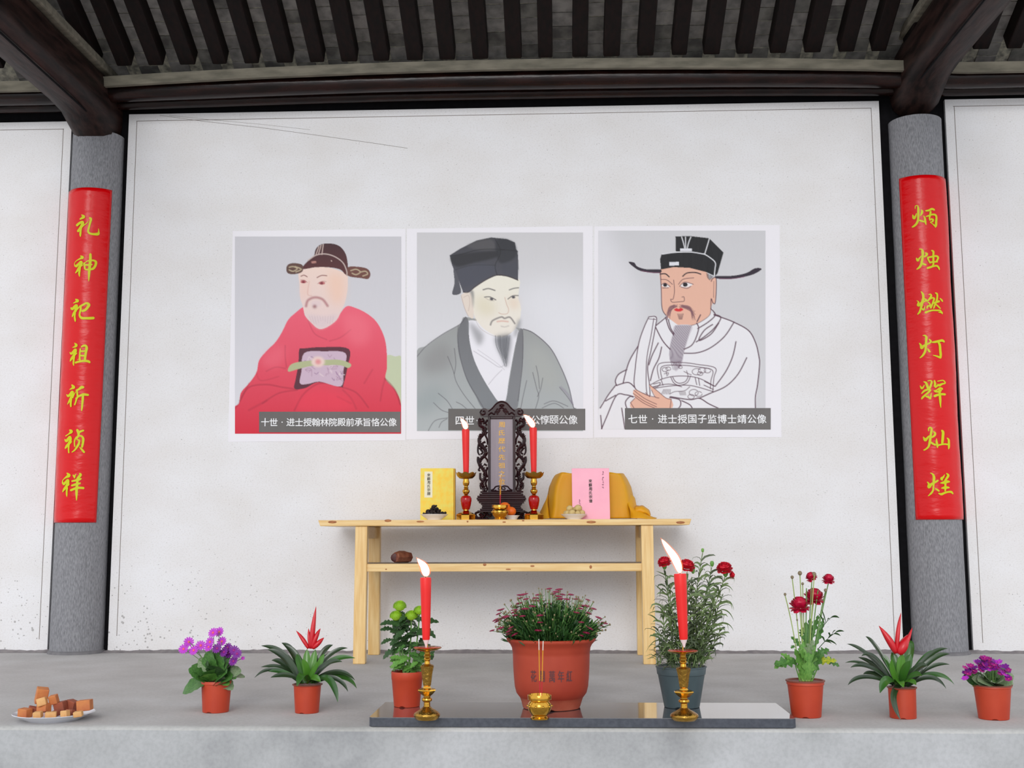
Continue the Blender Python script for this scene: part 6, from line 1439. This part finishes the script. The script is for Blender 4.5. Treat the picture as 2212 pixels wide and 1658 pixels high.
for (bx, by, c1x, c1y, tx, ty) in [(260,640,180,590,110,645),(200,700,150,640,110,645),(250,660,210,560,250,500),(700,560,810,480,830,610),(720,600,800,600,830,700),(700,720,790,690,828,780),(680,800,740,800,705,930),(190,860,150,860,95,960),(720,420,780,370,825,450),(300,340,240,300,180,280),(260,470,200,420,175,395)]:
    g = G(); g.strap(bez(q5(bx, by, Y-.01), q5(c1x, c1y, Y-.02), q5(tx, ty, Y-.02), 8), [8*u, 12*u, 13*u, 13*u, 12*u, 10*u, 8*u, 5*u, 1*u], Vector((.2, -.6, .8)), fold=.3); obj('long_blade', g, M_cl, rt_, auto=None)
cm = rosette_mesh('carnation_bloom', M_carn, [(6, .02, .30, 84, .45), (9, .16, .24, 70, .5), (11, .30, .16, 54, .52), (13, .40, .06, 34, .55), (14, .42, -.04, 12, .58), (12, .40, -.14, -10, .5)], .085, 4, (.55, .22, .42))
for (cx, cy, r_, nx, nz) in [(252, 192, 56, -.25, .9), (436, 226, 68, .15, .75), (752, 246, 66, -.1, .9), (806, 296, 34, .8, .1)]:
    p = q5(cx, cy+20, Y-.02); place(cm, 'flower', rt_, p, orient((0, 1, .3), (nx, -.7, nz)), r_*u*1.2)
for (cx, cy, r_) in [(252, 240, 22), (760, 300, 24), (570, 110, 13), (648, 222, 18), (490, 280, 18)]:
    g = G(); p = q5(cx, cy, Y-.015); g.lathe([(.3*r_*u, -1.3*r_*u), (.8*r_*u, -.6*r_*u), (r_*u, .5*r_*u), (.6*r_*u, 1.4*r_*u)], p, 10); obj('bud', g, M_lf_light, rt_)

# ---- 6 ranunculus
q4 = lambda cx, cy, Y: at(1640+cx/4.605, 1220+cy/4.605, Y)
rt_, b, k = flowerpot_thing('potted_ranunculus', 1742, 1547, 0, 'tall crimson ranunculus in a terracotta pot right of the black slab')
pot(rt_, b, k, 40, 31.5, 77, M_terra, M_terrarim, rimh=0.12, lip=1.05)
Y = b.y; u = k/4.605; rnd = random.Random(66)
ST = [(400,400,.0),(545,330,.03),(690,170,.0),(525,130,-.02),(548,100,-.03),(405,95,.0),(328,130,.0),(257,300,.0),(432,195,.01),(660,255,.02),(585,250,.0),(470,230,-.02)]
for (cx, cy, dy) in ST:
    g = G(); g.tube(bez(q4(460+(cx-460)*.25+rnd.uniform(-15, 15), 1160, Y), q4(460+(cx-460)*.45, 720, Y+dy*.5), q4(cx, cy, Y+dy), 10), [7*u]*5+[5.5*u]*6, 6); obj('stem', g, M_stempale if rnd.random() < .5 else M_stem, rt_)
rm = rosette_mesh('ranunculus_bloom', M_crim, [(5, .10, .42, 80, .30), (7, .30, .26, 84, .42), (8, .46, .08, 86, .48), (8, .50, -.04, 70, .5), (8, .46, -.14, 34, .56), (7, .40, -.18, -2, .6), (6, .36, -.2, -30, .55)], .018, 8, (.56, .22, .46))
for (cx, cy, r_, n_) in [(402, 400, 104, (-.1, -.75, .55)), (548, 318, 108, (.1, .75, .5)), (690, 142, 66, (.05, -.35, .95)), (518, 118, 60, (-.3, .4, .8))]:
    place(rm, 'flower', rt_, q4(cx, cy, Y+(.03 if cx > 540 and cy > 200 else -.01)), orient((0.1, 1, .2), n_), r_*u*1.15)
for (cx, cy, r_) in [(405, 80, 22), (328, 120, 17), (257, 290, 14), (432, 185, 14), (660, 250, 17), (545, 92, 24), (377, 545, 10)]:
    g = G(); g.ball(q4(cx, cy, Y-.02), r_*u, r_*u, r_*1.05*u, 10, 7); obj('bud', g, mat('brown_green_bud', (132, 118, 92), 0.6), rt_)
ml = [leaf_mesh('divided_leaf', m_, LOBED, .25, .15, 18, 4, .6) for m_ in (M_lf_mid, M_lf_light, M_lf_pale, mat('yellowing_leaf', (196, 190, 40), .5, c2=(120, 150, 60), ns=12))]
for (bx, by, tx, ty, dy, w_, mi) in [(430,1150,460,770,-.03,.45,1),(470,1150,540,790,-.04,.45,1),(440,1100,390,840,-.04,.5,1),(500,1100,620,850,-.03,.5,0),(380,960,160,960,-.03,.7,0),(330,940,220,870,.0,.6,1),(300,930,150,1010,-.02,.6,1),(560,960,760,930,-.04,.6,3),(640,930,810,990,.0,.6,0),(560,900,700,820,.02,.7,0),(430,830,330,700,.0,.6,0),(460,820,480,560,.0,.45,0),(500,800,520,520,.02,.4,0),(560,800,640,560,.02,.3,0),(420,720,430,600,.03,.5,0),(530,700,590,480,.03,.3,0),(470,960,420,830,-.06,.6,1),(520,960,570,860,-.06,.6,0),(470,900,520,760,-.05,.6,2),(600,660,640,520,.0,.3,0),(350,800,320,820,-.02,.8,0)]:
    p, t = q4(bx, by, Y), q4(tx, ty, Y+dy); d = t-p; place(ml[mi], 'leaf', rt_, p, orient(d, UPV+Vector((rnd.uniform(-.3, .3), -.4, 0))), (d.length*w_*1.3, d.length, d.length*.7))
for (bx, by) in [(360,1000),(400,1020),(440,1010),(540,1010),(580,1020),(500,1000)]:
    g = G(); g.tube([q4(460+(bx-460)*.5, 1165, Y), q4(bx, by, Y-.01)], [8*u, 5*u], 6); obj('leaf_stalk', g, M_lf_light, rt_)
# feathery side leaves
def feather(pts_c, leaflets):
    g = G(); P = [q4(x, y, Y-.01) for x, y in pts_c]; P = bez(*P, 10); g.tube(P, [4*u]*6+[2.4*u]*5, 5)
    for (f, tx, ty, w_) in leaflets:
        p = P[int(f*10)]; t = q4(tx, ty, Y-.02); g.strap(bez(p, (p+t)/2+Vector((0, 0, .008)), t, 6), [w_*u*x for x in (.4, .8, 1, 1.1, .9, .6, .1)], Vector((.1, -.7, .7)), fold=.2)
    obj('feathery_leaf', g, M_lf_dark, rt_, auto=None)
feather([(590,830),(660,740),(760,670)], [(1, 845, 660, 26), (.8, 760, 645, 20), (.7, 690, 670, 20), (.9, 810, 705, 22), (.6, 740, 690, 22), (.5, 770, 790, 24), (.45, 720, 780, 20), (.4, 620, 705, 20)])
feather([(610,650),(660,560),(720,520)], [(1, 798, 525, 26), (.9, 780, 508, 18), (.6, 700, 530, 16), (.5, 620, 440, 16), (.4, 590, 480, 16)])

# ---- 8 purple kalanchoe-like cineraria, far right
rt_, b, k = flowerpot_thing('potted_primrose', 2147, 1551.5, 0, 'dense purple blossoms over broad pale leaves in a pot at the far right')
pot(rt_, b, k, 40, 31.5, 72, M_terra, M_terrarim, rimh=0.08, lip=1.04)
Y = b.y; u = k/5.5025; rnd = random.Random(77)
lm = [leaf_mesh('broad_leaf', m_, ROUND, .25, .1, 12, 5, .08) for m_ in (M_lf_pale, M_lf_mid, M_lf_dark)]
for (bx, by, tx, ty, dy, mi) in [(1800,930,1640,830,-.03,0),(1820,950,1800,790,-.06,0),(1850,950,1920,830,-.06,0),(1880,940,2060,790,-.02,0),(1860,930,2040,900,-.04,0),(1780,930,1560,840,.0,1),(1760,900,1520,790,.0,2),(1900,920,2080,840,.02,0),(1830,920,1720,840,-.06,0),(1880,900,1990,700,.03,1),(1840,940,1880,850,-.07,0),(1780,900,1650,760,.05,2),(1860,880,1850,700,.05,2)]:
    p, t = q9(bx, by, Y), q9(tx, ty, Y+dy); d = t-p; place(lm[mi], 'leaf', rt_, p, orient(d, UPV+Vector((rnd.uniform(-.3, .3), -.2, 0))), d.length)
dm = [daisy_mesh('small_blossom', 6, .1, M_wine, M_pinkc, 1.2, .2, .16), daisy_mesh('small_blossom', 6, .1, M_purp, M_wine, 1.2, .2, .16), daisy_mesh('small_blossom', 6, .1, M_mag, M_pinkc, 1.2, .2, .16)]
for i in range(62):
    cx = rnd.uniform(1500, 2040); f = (cx-1500)/540; top = 790-190*math.sin(PI*min(1, f*.8+.12)); cy = top+rnd.random()**1.3*150
    if cx < 1600: cy = max(cy, 700)
    p = q9(cx, cy, Y-.05+(830-cy)*u*.35+rnd.uniform(-.01, .01)-.02)
    place(dm[rnd.choice([0, 0, 1, 1, 2])], 'flower', rt_, p, orient((rnd.uniform(-.4, .4), 1, .6), (rnd.uniform(-.6, .6), -.8, rnd.uniform(.3, 1))), rnd.uniform(34, 46)*u)
g = G()
for i in range(26):
    cx = rnd.uniform(1560, 2000); g.tube(bez(q9(1840+(cx-1840)*.3, 930, Y), q9(cx, 850, Y), q9(cx, rnd.uniform(680, 800), Y)), .0016, 5)
o = obj('stems', g, M_stem, rt_); o['kind'] = 'stuff'
